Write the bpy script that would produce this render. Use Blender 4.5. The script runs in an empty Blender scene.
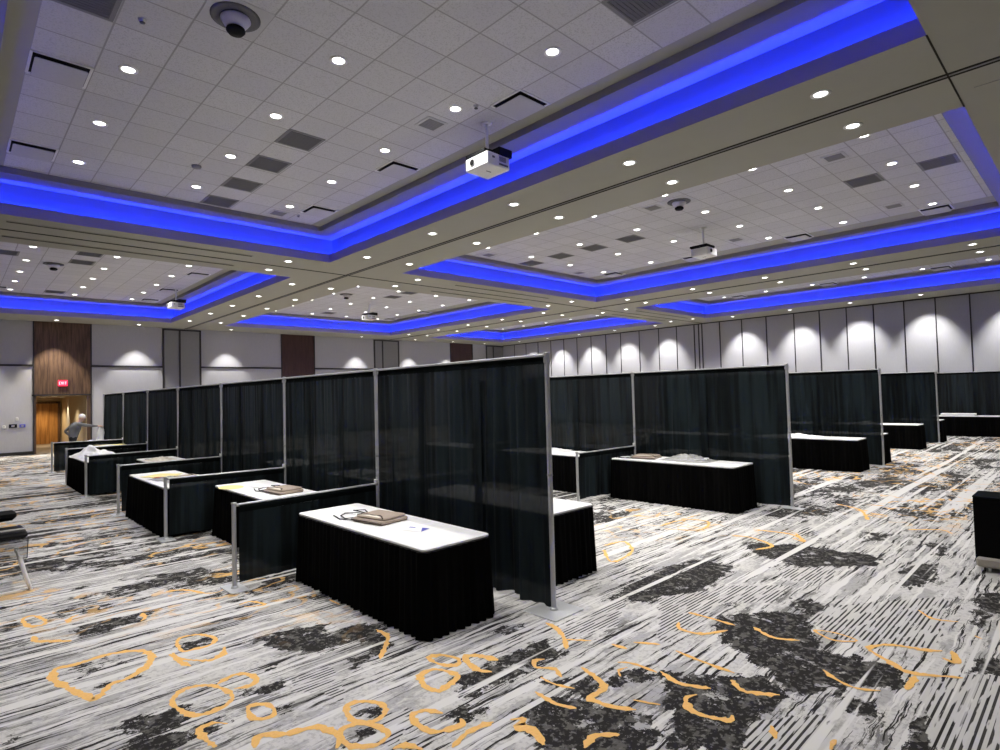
import bpy, bmesh, math, random
import numpy as np
from math import sin, cos, pi, radians, hypot, atan2
from mathutils import Vector, Matrix, noise as mnoise
random.seed(7)
sc = bpy.context.scene
COL = sc.collection
# ------------------------------------------------------------- plan (metres)
CAM_H = 2.067
S = 5.745            # soffit height
LIP, Z2, T = 0.22, 6.40, 6.52
XL, XR, YN, YF = -3.4, 30.93, -6.0, 31.94
COFX = [(-0.04, 7.50), (9.84, 19.37), (22.25, 28.82)]
COFY = [(1.17, 14.42), (16.87, 29.75)]
# ------------------------------------------------------------- helpers
class MB:
    def __init__(s): s.v=[]; s.f=[]; s.m=[]; s.sm=[]
    def face(s, pts, m=0, smooth=False):
        n=len(s.v); s.v += [tuple(p) for p in pts]; s.f.append(tuple(range(n,n+len(pts)))); s.m.append(m); s.sm.append(smooth)
    def grid(s, rows, m=0, smooth=True, closed=False):
        n=len(s.v); w=len(rows[0])
        for r in rows: s.v += [tuple(p) for p in r]
        for i in range(len(rows)-1):
            for j in range(w if closed else w-1):
                k=(j+1)%w
                s.f.append((n+i*w+j, n+i*w+k, n+(i+1)*w+k, n+(i+1)*w+j)); s.m.append(m); s.sm.append(smooth)
    def box(s, c, d, m=0, rot=0):
        x,y,z=[q/2 for q in d]; cr,sr=cos(rot),sin(rot); P=[]
        for dx,dy,dz in ((-x,-y,-z),(x,-y,-z),(x,y,-z),(-x,y,-z),(-x,-y,z),(x,-y,z),(x,y,z),(-x,y,z)):
            P.append((c[0]+dx*cr-dy*sr, c[1]+dx*sr+dy*cr, c[2]+dz))
        n=len(s.v); s.v+=P
        for q in ((0,3,2,1),(4,5,6,7),(0,1,5,4),(1,2,6,5),(2,3,7,6),(3,0,4,7)):
            s.f.append(tuple(n+a for a in q)); s.m.append(m); s.sm.append(False)
    def rbox(s, c, d, r, m=0, rot=0, ch=None, n=4):
        """rounded-corner slab (in plan) with small chamfers top and bottom"""
        ch = min(r, d[2]/2)*.5 if ch is None else ch
        def loop(ins, z):
            P=[]
            for (sx,sy,a0) in ((1,1,0),(-1,1,90),(-1,-1,180),(1,-1,270)):
                for k in range(n+1):
                    a=radians(a0+90*k/n); rr=max(r-ins,1e-4)
                    lx=sx*(d[0]/2-r)+rr*cos(a); ly=sy*(d[1]/2-r)+rr*sin(a)
                    P.append((c[0]+lx*cos(rot)-ly*sin(rot), c[1]+lx*sin(rot)+ly*cos(rot), c[2]+z))
            return P
        h=d[2]/2
        L=[loop(ch,-h),loop(0,-h+ch),loop(0,h-ch),loop(ch,h)]
        s.grid(L,m,False,True)
        s.face(L[0][::-1],m); s.face(L[3],m)
    def tube(s, a, b, r, m=0, n=12, r2=None, cap=True):
        a=Vector(a); b=Vector(b); d=(b-a).normalized(); r2=r if r2 is None else r2
        u=d.orthogonal().normalized(); w=d.cross(u)
        L=[[p+(u*cos(2*pi*k/n)+w*sin(2*pi*k/n))*rr for k in range(n)] for p,rr in ((a,r),(b,r2))]
        s.grid(L,m,True,True)
        if cap: s.face(L[0][::-1],m); s.face(L[1],m)
    def path(s, pts, r, m=0, n=8):
        pts=[Vector(p) for p in pts]; L=[]
        for i,p in enumerate(pts):
            d=(pts[min(i+1,len(pts)-1)]-pts[max(i-1,0)]).normalized()
            ref=Vector((0,0,1)) if abs(d.z)<.95 else Vector((1,0,0))
            u=d.cross(ref).normalized(); w=d.cross(u)
            L.append([p+(u*cos(2*pi*k/n)+w*sin(2*pi*k/n))*r for k in range(n)])
        s.grid(L,m,True,True); s.face(L[0][::-1],m); s.face(L[-1],m)
    def lathe(s, prof, c=(0,0,0), m=0, n=28):
        s.grid([[(c[0]+r*cos(2*pi*k/n), c[1]+r*sin(2*pi*k/n), c[2]+z) for k in range(n)] for r,z in prof],m,True,True)
    def mesh(s, name, mats):
        me=bpy.data.meshes.new(name); me.from_pydata(s.v,[],s.f)
        for m in (mats if isinstance(mats,(list,tuple)) else [mats]): me.materials.append(m)
        me.polygons.foreach_set('material_index', s.m); me.polygons.foreach_set('use_smooth', s.sm); me.update()
        return me
    def build(s, name, mats, parent=None):
        return link(name, s.mesh(name,mats), parent)
def link(name, me, parent=None):
    o=bpy.data.objects.new(name, me); COL.objects.link(o)
    if parent: o.parent=parent
    return o
def tag(o, label, cat, group=None, kind=None):
    o['label']=label; o['category']=cat
    if group: o['group']=group
    if kind: o['kind']=kind
    return o
def thing(name, label, cat, loc=(0,0,0), rz=0, group=None):
    o=bpy.data.objects.new(name,None); COL.objects.link(o); o.empty_display_size=.1
    o.location=loc; o.rotation_euler=(0,0,rz); return tag(o,label,cat,group)
def struct(o): o['kind']='structure'; return o
def kids(o): return [c for c in list(bpy.data.objects) if c.parent==o]
_kids={}
def dup(o, label, loc, rz=None, group=None):
    if o.name not in _kids: _kids[o.name]=[(c,kids(c)) for c in kids(o)]
    c=o.copy(); COL.objects.link(c); c.location=loc
    if rz is not None: c.rotation_euler=(0,0,rz)
    c['label']=label
    if group: c['group']=group
    for ch,gs in _kids[o.name]:
        k=ch.copy(); COL.objects.link(k); k.parent=c
        for g in gs:
            q=g.copy(); COL.objects.link(q); q.parent=k
    return c
# ------------------------------------------------------------- materials
class N:
    def __init__(s, name):
        s.m=bpy.data.materials.new(name); s.m.use_nodes=True; s.t=s.m.node_tree; s.t.nodes.clear()
        s.out=s.t.nodes.new('ShaderNodeOutputMaterial')
    def n(s, typ, **k):
        nd=s.t.nodes.new('ShaderNode'+typ)
        for a,b in k.items(): setattr(nd,a,b)
        return nd
    def put(s, sock, v):
        if v is None: return
        if hasattr(v,'links'): s.t.links.new(v,sock)
        elif isinstance(v,bpy.types.Node): s.t.links.new(v.outputs[0],sock)
        else:
            if sock.type=='RGBA' and len(v)==3: v=(*v,1)
            sock.default_value=v
    def math(s, op, a, b=None, c=None, clamp=False):
        nd=s.n('Math',operation=op,use_clamp=clamp)
        for i,v in enumerate((a,b,c)): s.put(nd.inputs[i],v)
        return nd.outputs[0]
    def mix(s, f, a, b):
        nd=s.n('Mix',data_type='RGBA'); s.put(nd.inputs[0],f); s.put(nd.inputs[6],a); s.put(nd.inputs[7],b); return nd.outputs[2]
    def pos(s): return s.n('NewGeometry').outputs['Position']
    def scale(s, v, sc_, off=(0,0,0)):
        nd=s.n('Mapping'); s.put(nd.inputs['Vector'],v); nd.inputs['Scale'].default_value=sc_; nd.inputs['Location'].default_value=off; return nd.outputs[0]
    def noise(s, v, scale=1, detail=2, rough=.5, dist=0):
        nd=s.n('TexNoise'); s.put(nd.inputs['Vector'],v); nd.inputs['Scale'].default_value=scale
        nd.inputs['Detail'].default_value=detail; nd.inputs['Roughness'].default_value=rough; nd.inputs['Distortion'].default_value=dist
        return nd.outputs[0]
    def step(s, v, a, b):   # smoothstep a..b
        nd=s.n('MapRange',interpolation_type='SMOOTHSTEP'); s.put(nd.inputs[0],v); nd.inputs[1].default_value=a; nd.inputs[2].default_value=b
        return nd.outputs[0]
    def bsdf(s, col, rough=.6, metal=0, spec=.5, bump=None, bstr=.3, **k):
        b=s.n('BsdfPrincipled'); s.put(b.inputs['Base Color'],col); s.put(b.inputs['Roughness'],rough)
        b.inputs['Metallic'].default_value=metal; b.inputs['Specular IOR Level'].default_value=spec
        if bump is not None:
            bp=s.n('Bump'); bp.inputs['Strength'].default_value=bstr; bp.inputs['Distance'].default_value=.01; s.put(bp.inputs['Height'],bump)
            s.t.links.new(bp.outputs[0],b.inputs['Normal'])
        return b
    def done(s, sh): s.t.links.new(sh.outputs[0],s.out.inputs[0]); return s.m
def simple(name, col, rough=.6, metal=0, spec=.5, nscale=40, amt=.08):
    q=N(name); nz=q.noise(q.n('TexCoord').outputs['Object'],nscale,3)
    c=q.mix(nz,tuple(x*(1-amt) for x in col),tuple(min(1,x*(1+amt)) for x in col))
    return q.done(q.bsdf(c,rough,metal,spec))
def emit(name, col, st, sample=True):
    q=N(name); e=q.n('Emission'); q.put(e.inputs[0],col); e.inputs[1].default_value=st
    m=q.done(e)
    if not sample: m.cycles.emission_sampling='NONE'
    return m
M={}
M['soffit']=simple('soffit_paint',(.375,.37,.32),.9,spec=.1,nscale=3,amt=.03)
M['cove']=simple('cove_painted_glow',(.18,.20,.28),.9,spec=.1,nscale=3,amt=.02)  # blue tint paints part of the LED glow into the cove wall
M['ledge']=simple('cove_ledge_painted_glow',(.24,.24,.32),.9,spec=.1,nscale=3,amt=.02)  # bluish colour carries some of the LED glow on the ledge
M['lip']=simple('cove_lip_painted_glow',(.30,.28,.58),.9,spec=.1,nscale=3,amt=.02)  # violet-blue base colour stands in for LED glow on the lip
M['tileframe']=simple('grey_ceiling_frame',(.52,.52,.54),.8,spec=.1)
M['drop']=simple('drop_edge_paint',(.26,.25,.27),.9,spec=.1)
M['black']=simple('matt_black',(.006,.006,.007),.7,spec=.2)
M['slot']=simple('dark_slot',(.03,.028,.022),.8,spec=.1)
M['chrome']=simple('satin_aluminium',(.50,.505,.51),.35,metal=.35)
M['chrome2']=simple('bright_chrome',(.85,.85,.86),.15,metal=1)
M['plate']=simple('steel_base_plate',(.66,.67,.68),.45,metal=.5)
M['chromew']=simple('pale_chrome',(.95,.95,.95),.3,metal=0)
M['white']=simple('white_plastic',(.8,.8,.8),.45)
M['tabletop']=simple('white_laminate',(.93,.93,.92),.5,spec=.3,nscale=8,amt=.02)
M['edge']=simple('dark_table_edge',(.10,.095,.085),.5)
M['tan']=simple('tan_nonwoven',(.36,.29,.23),.85,nscale=60,amt=.15)
M['brown']=simple('dark_brown_band',(.05,.03,.025),.7)
M['cream']=simple('cream_paper',(.75,.7,.6),.8)
M['yellow']=simple('pale_yellow_paper',(.9,.78,.34),.8)
M['paper']=simple('white_paper',(.9,.9,.9),.8)
M['greyp']=simple('grey_plastic_film',(.33,.325,.31),.35)
M['red']=simple('rust_red_card',(.35,.09,.05),.7)
M['blue']=simple('blue_print',(.09,.1,.5),.6)
M['grille']=simple('grey_grille',(.12,.12,.125),.8,nscale=150,amt=.2)
M['greyvent']=simple('grey_vent',(.22,.22,.225),.8,nscale=150,amt=.3)
M['lav']=simple('pale_dome',(.6,.6,.66),.5)
M['taupe']=simple('taupe_rubber',(.34,.31,.26),.6)
M['beige']=simple('beige_wall',(.46,.39,.28),.9,spec=.1)
M['hallfloor']=simple('hall_floor',(.16,.12,.08),.7)
M['baseb']=simple('black_baseboard',(.012,.012,.012),.6)
M['rail']=simple('dark_bronze_trim',(.02,.018,.02),.5)
M['skin']=simple('skin',(.62,.40,.32),.6)
M['hairw']=simple('white_hair',(.8,.76,.7),.8)
M['shirt']=simple('grey_shirt',(.16,.16,.165),.9)
M['trouser']=simple('dark_trousers',(.02,.02,.025),.9)
M['lens']=emit('downlight_glow',(1,.98,.94),9,False)
M['led']=emit('blue_led',(.02,.045,1),250)
M['exit']=emit('exit_red',(1,.03,.08),2.2,False)
M['exitw']=emit('exit_letters',(1,.55,.6),3.5,False)
# acoustic wall fabric
def wallmat(name,c):
    q=N(name); p=q.pos(); a=q.noise(q.scale(p,(40,40,6)),1,3); b=q.noise(p,.6,2)
    col=q.mix(a,tuple(x*.93 for x in c),tuple(x*1.07 for x in c)); col=q.mix(q.math('MULTIPLY',b,.2),col,tuple(x*.8 for x in c))
    return q.done(q.bsdf(col,.95,spec=.1,bump=a,bstr=.1))
M['wall']=wallmat('grey_acoustic_fabric',(.43,.43,.455))
M['wallp']=wallmat('grey_partition_fabric',(.45,.45,.475))
M['pocket']=wallmat('pocket_door_grey',(.26,.26,.27))
def woodmat(name,c1,c2,sc_):
    q=N(name); p=q.pos(); a=q.noise(q.scale(p,sc_),1,5,.6); b=q.noise(q.scale(p,(sc_[0]*4,sc_[1]*4,sc_[2])),1,3)
    v=q.math('ADD',q.math('MULTIPLY',a,.7),q.math('MULTIPLY',b,.3))
    return q.done(q.bsdf(q.mix(q.step(v,.35,.65),c1,c2),.55,spec=.3))
M['wood']=woodmat('brown_wood_panel',(.055,.032,.022),(.14,.085,.055),(14,14,1.2))
M['wood2']=woodmat('plum_wood_panel',(.045,.022,.02),(.07,.035,.03),(14,14,1.2))
M['door']=woodmat('oak_door',(.22,.10,.03),(.42,.22,.07),(9,9,.8))
def fabric(name,c,fac,c2,spec=.15,z=.25):
    q=N(name); oc=q.n('TexCoord').outputs['Object']
    w=q.noise(q.scale(oc,(3,3,90)),1,2); w2=q.noise(q.scale(oc,(4.5,4.5,z)),1,3,.6)
    col=q.mix(q.step(w2,.42,.60),c,c2); col=q.mix(q.math('MULTIPLY',w,.15),col,tuple(x*2 for x in c2))  # upright bands of tone paint in the light and shade of drape folds
    b=q.bsdf(col,.85,spec=spec,bump=w,bstr=.05)
    if fac>=1: return q.done(b)
    tr=q.n('BsdfTransparent'); mx=q.n('MixShader'); mx.inputs[0].default_value=fac
    q.t.links.new(tr.outputs[0],mx.inputs[1]); q.t.links.new(b.outputs[0],mx.inputs[2]); return q.done(mx)
M['drape']=fabric('sheer_black_drape',(.0022,.0035,.004),.986,(.0115,.0185,.0215))
M['hem']=fabric('black_drape_hem',(.002,.003,.003),1,(.004,.006,.006),.05)
M['skirt']=fabric('black_table_skirt',(.0012,.0012,.0012),1,(.003,.003,.003),.04)
M['mesh']=fabric('smoky_mesh',(.05,.05,.05),.55,(.06,.06,.06))
# tile ceiling, grid phase given by one grid crossing
def tiles(name,x0,y0):
    q=N(name); sp=q.n('SeparateXYZ'); q.put(sp.inputs[0],q.pos()); P=2.005/3
    def line(v,o):
        t=q.math('FRACT',q.math('DIVIDE',q.math('SUBTRACT',v,o-200*P),P))
        return q.math('ABSOLUTE',q.math('SUBTRACT',t,.5))
    g=q.math('MAXIMUM',line(sp.outputs[0],x0),line(sp.outputs[1],y0))
    ln=q.step(g,.478,.492)
    ix=q.math('FLOOR',q.math('DIVIDE',q.math('SUBTRACT',sp.outputs[0],x0-200*P),P)); iy=q.math('FLOOR',q.math('DIVIDE',q.math('SUBTRACT',sp.outputs[1],y0-200*P),P))
    cb=q.n('CombineXYZ'); q.put(cb.inputs[0],ix); q.put(cb.inputs[1],iy)
    wn=q.n('TexWhiteNoise'); q.put(wn.inputs['Vector'],cb.outputs[0])
    sp2=q.noise(q.pos(),55,3); 
    c=q.mix(wn.outputs['Value'],(.575,.575,.60),(.63,.63,.655)); c=q.mix(q.step(sp2,.52,.62),c,(.50,.50,.52)); c=q.mix(ln,c,(.36,.36,.365))
    return q.done(q.bsdf(c,.95,spec=.05,bump=q.math('SUBTRACT',sp2,ln),bstr=.2))
RINGS = [
 (1, 0.045, [(0.59, 5.6),(0.63, 5.79),(0.75, 5.77),(0.98, 5.79),(1.17, 5.68),(1.22, 5.49),(1.13, 5.29),(0.98, 5.18),(0.89, 5.17),(0.76, 5.0),(0.71, 5.13),(0.66, 5.31)]),
 (1, 0.03, [(1.47, 5.69),(1.62, 5.67),(1.7, 5.48),(1.64, 5.36),(1.51, 5.36),(1.42, 5.41)]),
 (0, 0.03, [(1.33, 5.41),(1.39, 5.21),(1.54, 5.04),(1.65, 5.11),(1.7, 5.22)]),
 (0, 0.03, [(1.39, 5.04),(1.35, 5.22),(1.36, 5.42)]),
 (1, 0.03, [(1.15, 4.59),(1.25, 4.68),(1.4, 4.6),(1.46, 4.36),(1.4, 4.24),(1.28, 4.21),(1.18, 4.26),(1.13, 4.48)]),
 (0, 0.03, [(1.44, 4.58),(1.56, 4.64),(1.65, 4.58),(1.67, 4.45),(1.6, 4.38),(1.5, 4.42)]),
 (1, 0.03, [(0.54, 7.35),(0.62, 7.41),(0.69, 7.19),(0.67, 7.04),(0.57, 7.09)]),
 (0, 0.03, [(0.57, 6.76),(0.58, 6.6),(0.68, 6.49),(0.8, 6.36)]),
 (0, 0.03, [(0.84, 6.91),(0.88, 7.05),(0.95, 7.09)]),
 (0, 0.03, [(1.4, 6.66),(1.39, 6.49),(1.34, 6.43)]),
 (1, 0.03, [(1.48, 4.09),(1.57, 4.05),(1.59, 3.94),(1.54, 3.86),(1.45, 3.92)]),
 (0, 0.035, [(1.17, 3.77),(1.15, 4.02),(1.24, 4.06),(1.31, 3.98)]),
 (0, 0.035, [(1.33, 3.59),(1.41, 3.7),(1.5, 3.61),(1.57, 3.58),(1.69, 3.53),(1.73, 3.42),(1.74, 3.31),(1.67, 3.23)]),
 (0, 0.025, [(2.15, 6.16),(2.27, 6.17),(2.33, 5.97),(2.16, 6.06)]),
 (0, 0.03, [(1.74, 7.21),(1.9, 7.11),(2.02, 6.82)]),
 (1, 0.03, [(2.76, 3.79),(2.86, 3.74),(2.9, 3.59),(2.82, 3.53),(2.75, 3.64)]),
 (0, 0.035, [(3.1, 3.35),(3.05, 3.52),(2.96, 3.58),(2.89, 3.37),(2.94, 3.25)]),
 (1, 0.035, [(2.54, 3.59),(2.68, 3.59),(2.73, 3.39),(2.62, 3.34),(2.5, 3.32),(2.47, 3.43)]),
 (1, 0.035, [(1.94, 3.6),(2.04, 3.6),(2.12, 3.48),(2.09, 3.36),(1.97, 3.32),(1.89, 3.43)]),
 (1, 0.035, [(1.77, 3.37),(1.87, 3.38),(1.96, 3.26),(1.96, 3.13),(1.85, 3.09),(1.74, 3.2)]),
 (0, 0.025, [(2.77, 4.58),(2.76, 4.38),(2.64, 4.22),(2.48, 4.05)]),
 (0, 0.03, [(2.34, 3.07),(2.28, 3.18),(2.19, 3.2),(2.15, 3.07),(2.18, 2.94),(2.34, 2.88),(2.38, 2.94)]),
 (0, 0.03, [(2.15, 2.74),(2.32, 2.79),(2.5, 2.76)]),
 (0, 0.04, [(2.59, 2.7),(2.66, 2.64),(2.58, 2.62),(2.6, 2.5),(2.54, 2.37)]),
 (0, 0.03, [(3.9, 3.57),(3.86, 3.4),(3.74, 3.22),(3.61, 3.09)]),
 (0, 0.02, [(3.74, 3.22),(3.87, 3.04)]),
 (0, 0.025, [(3.36, 3.1),(3.29, 3.14),(3.22, 3.06),(3.29, 2.94),(3.23, 2.82)]),
 (0, 0.02, [(3.13, 2.93),(3.12, 2.8),(3.17, 2.65)]),
 (0, 0.025, [(2.95, 2.82),(2.93, 2.62),(2.98, 2.48)]),
 (0, 0.03, [(3.45, 2.81),(3.39, 2.62),(3.31, 2.5),(3.14, 2.49),(3.16, 2.32),(3.23, 2.19)]),
 (0, 0.025, [(3.68, 2.56),(3.6, 2.58),(3.53, 2.52)]),
 (0, 0.02, [(3.7, 2.66),(3.76, 2.56),(3.76, 2.36)]),
 (0, 0.03, [(3.93, 2.88),(3.94, 2.74)]),
 (0, 0.025, [(4.08, 2.77),(4.19, 2.59)]),
 (0, 0.03, [(2.68, 2.18),(2.81, 2.21),(2.93, 2.11)]),
 (0, 0.02, [(2.85, 5.6),(2.85, 5.39)]),
 (0, 0.02, [(3.32, 2.27),(3.39, 2.11)]),
 (0, 0.03, [(1.9, 2.98),(1.97, 2.96),(2.02, 2.85)]),
 (0, 0.022, [(4.99, 2.69),(4.96, 2.75),(4.97, 2.57),(4.96, 2.32)]),
 (0, 0.025, [(4.7, 2.71),(4.58, 2.63),(4.6, 2.45),(4.82, 2.32)]),
 (0, 0.02, [(5.03, 2.19),(4.93, 1.99),(5.01, 1.81)]),
 (1, 0.018, [(5.3, 1.79),(5.36, 1.64),(5.31, 1.48),(5.2, 1.62)]),
 (0, 0.025, [(5.54, 0.96),(5.47, 1.06),(5.44, 1.18),(5.37, 1.3),(5.21, 1.37),(5.06, 1.19),(4.98, 1.05),(5.13, 0.78)]),
 (0, 0.03, [(5.4, 0.94),(5.38, 0.85),(5.59, 0.91)]),
 (0, 0.02, [(4.61, 1.51),(4.52, 1.4),(4.48, 1.26),(4.55, 1.14)]),
 (0, 0.02, [(3.79, 2.35),(3.73, 2.16),(3.81, 1.97)]),
 (0, 0.025, [(4.02, 1.92),(3.93, 1.79),(4.04, 1.6)]),
 (0, 0.03, [(3.67, 2.0),(3.57, 2.03),(3.46, 1.91),(3.52, 1.71),(3.59, 1.72)]),
 (0, 0.02, [(6.39, 1.27),(6.24, 1.14),(6.3, 0.97)]),
 (0, 0.02, [(4.17, 2.44),(4.14, 2.21),(4.13, 1.95)]),
 (0, 0.03, [(4.94, 1.02),(4.68, 1.02)]),
 (0, 0.02, [(6.04, 0.83),(6.0, 0.78)]),
 (0, 0.03, [(3.64, 1.5),(3.52, 1.43)]),
 (0, 0.02, [(3.75, 1.18),(3.63, 1.17)]),
 (0, 0.025, [(6.35, 4.73),(6.7, 4.65),(6.35, 4.29),(5.82, 4.22),(6.19, 4.61)]),
 (0, 0.025, [(7.83, 4.77),(8.42, 4.7),(8.52, 4.35),(7.97, 4.2),(7.69, 4.62)]),
 (0, 0.03, [(7.93, 3.7),(7.99, 3.45),(7.75, 3.09),(7.44, 3.17)]),
 (0, 0.03, [(8.47, 3.6),(8.52, 3.17),(8.32, 2.9)]),
 (0, 0.03, [(11.17, 3.34),(10.87, 2.9),(10.14, 2.6)]),
 (0, 0.03, [(9.79, 2.02),(10.05, 1.7),(9.89, 1.54)]),
 (0, 0.03, [(8.33, 3.05),(8.21, 2.86),(8.59, 3.09)]),
]
DARK = [
 (1, [(0.94, 6.8),(1.42, 6.64),(1.35, 6.42),(0.89, 6.46)]),
 (1, [(0.83, 7.42),(1.41, 7.13),(1.1, 6.99),(0.73, 7.21)]),
 (0.6, [(0.67, 5.75),(1.2, 5.6),(1.16, 5.44),(0.64, 5.4)]),
 (1, [(0.83, 4.51),(1.17, 4.45),(1.13, 4.25),(0.88, 4.22)]),
 (0.8, [(1.87, 5.25),(2.58, 5.07),(2.23, 4.4),(2.0, 4.74)]),
 (1, [(0.81, 4.13),(1.21, 4.11),(1.35, 4.03),(1.22, 3.95),(0.86, 4.03)]),
 (0.8, [(0.38, 7.47),(0.53, 7.31),(0.5, 7.06),(0.36, 7.15)]),
 (1, [(1.53, 4.32),(1.8, 4.27),(1.73, 4.17),(1.47, 4.26)]),
 (0.8, [(0.24, 4.77),(0.37, 4.59),(0.36, 4.5),(0.24, 4.64)]),
 (0.8, [(2.56, 6.22),(3.0, 5.88),(2.85, 5.6),(2.5, 5.91)]),
 (1, [(0.95, 5.25),(1.09, 5.21),(1.07, 5.12),(0.77, 5.13),(0.77, 5.23)]),
 (0.5, [(0.35, 6.9),(0.63, 6.69),(0.61, 6.47),(0.33, 6.53)]),
 (1, [(1.49, 5.57),(1.68, 5.51),(1.6, 5.4),(1.46, 5.46)]),
 (1, [(1.61, 3.98),(1.71, 3.9),(1.65, 3.82),(1.57, 3.89)]),
 (0.7, [(1.74, 4.6),(1.88, 4.57),(1.87, 4.43),(1.71, 4.48)]),
 (1, [(2.65, 4.82),(2.83, 4.62),(2.62, 4.2),(2.25, 4.06),(2.3, 4.2),(2.52, 4.17),(2.57, 4.35),(2.47, 4.51),(2.29, 4.51),(2.42, 4.76)]),
 (1, [(2.67, 3.35),(3.26, 3.33),(3.6, 3.28),(3.56, 3.1),(3.21, 3.07),(2.85, 3.12),(2.54, 3.12)]),
 (0.9, [(2.67, 2.74),(2.98, 2.79),(3.1, 2.54),(3.24, 2.14),(3.32, 2.07),(2.93, 1.84),(2.44, 2.35)]),
 (1, [(3.08, 2.88),(3.38, 2.73),(3.28, 2.53),(3.13, 2.5),(3.07, 2.75)]),
 (0.8, [(3.47, 3.87),(3.79, 3.69),(3.53, 3.6),(3.34, 3.76)]),
 (1, [(1.98, 3.5),(2.08, 3.49),(2.05, 3.4),(1.94, 3.43)]),
 (1, [(1.86, 3.28),(1.94, 3.19),(1.9, 3.13),(1.8, 3.22)]),
 (0.8, [(3.59, 2.62),(3.78, 2.35),(3.65, 2.27),(3.38, 2.49)]),
 (0.9, [(2.32, 3.06),(2.61, 2.93),(2.51, 2.89),(2.3, 3.0)]),
 (0.8, [(4.65, 3.6),(5.11, 3.53),(5.25, 3.22),(4.66, 3.33)]),
 (1, [(5.02, 2.54),(5.42, 2.28),(5.62, 1.94),(4.91, 1.6),(5.06, 1.11),(4.74, 0.99),(4.44, 1.29),(4.1, 1.52),(4.45, 1.81),(4.59, 2.27)]),
 (0.9, [(3.79, 2.35),(4.19, 1.78),(4.1, 1.52),(3.84, 1.57),(3.56, 1.59),(3.27, 1.5),(2.94, 1.84)]),
 (0.9, [(4.27, 1.36),(4.45, 1.29),(4.29, 0.99),(4.05, 0.97),(4.12, 1.28)]),
 (1, [(4.29, 0.93),(4.51, 0.75),(4.01, 0.74),(3.85, 0.89)]),
 (1, [(5.52, 0.74),(5.7, 0.62),(5.37, 0.59),(5.33, 0.71)]),
 (1, [(7.16, 0.94),(7.55, 0.79),(6.88, 0.73),(6.36, 0.85)]),
 (0.8, [(5.92, 2.19),(6.06, 1.96),(5.78, 1.82),(5.58, 1.98)]),
 (0.6, [(6.39, 1.27),(6.68, 1.02),(6.3, 0.97),(6.24, 1.14)]),
 (0.6, [(5.49, 2.66),(5.64, 2.56),(5.38, 2.45),(5.28, 2.56)]),
 (1, [(5.19, 3.62),(6.49, 3.59),(6.65, 3.03),(5.49, 2.92),(5.13, 2.98),(4.75, 3.41)]),
 (0.9, [(8.01, 6.19),(8.78, 5.5),(7.45, 5.23),(7.29, 5.64)]),
 (0.9, [(7.69, 3.48),(8.01, 2.79),(8.08, 2.01),(7.72, 1.92),(6.97, 2.44),(7.22, 3.08)]),
 (0.9, [(7.72, 1.69),(8.27, 1.41),(7.42, 1.31),(7.04, 1.55)]),
 (0.7, [(9.38, 2.51),(9.46, 2.05),(8.92, 2.03),(8.67, 2.33)]),
 (0.7, [(10.25, 3.67),(10.23, 3.18),(9.63, 3.22)]),
 (0.7, [(9.18, 1.73),(9.17, 1.44),(8.55, 1.46)]),
 (0.7, [(16.13, 3.92),(16.67, 3.15),(15.23, 2.95),(14.27, 3.77)]),
 (0.6, [(6.77, 2.89),(7.16, 2.68),(6.72, 2.61)]),
]
HATCH = [
 (1, [(5.96, 1.87),(6.98, 1.14),(5.56, 1.03),(5.53, 1.11),(5.21, 1.4),(5.48, 1.92)]),
 (1, [(4.9, 0.99),(5.37, 0.59),(4.25, 0.48),(4.01, 0.74)]),
 (1, [(3.61, 1.59),(4.0, 1.28),(3.6, 1.16),(3.28, 1.49)]),
 (1, [(6.8, 2.63),(7.35, 2.23),(6.7, 2.11),(6.5, 2.44)]),
 (1, [(15.08, 3.67),(15.94, 3.01),(14.52, 2.96),(14.23, 3.54)]),
 (1, [(5.16, 3.17),(5.79, 2.77),(4.87, 2.59),(4.2, 2.59)]),
 (1, [(1.86, 4.24),(2.14, 4.21),(1.98, 3.91),(1.8, 4.04)]),
 (1, [(2.07, 4.09),(2.12, 3.97),(1.96, 3.68),(1.96, 3.87)]),
 (1, [(2.06, 3.34),(2.24, 3.26),(1.94, 3.0),(1.87, 3.08)]),
 (1, [(3.93, 3.42),(4.94, 3.42),(4.25, 3.08),(3.76, 3.2)]),
 (1, [(5.85, 2.88),(6.31, 2.37),(5.74, 2.31),(5.29, 2.81)]),
]
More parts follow.
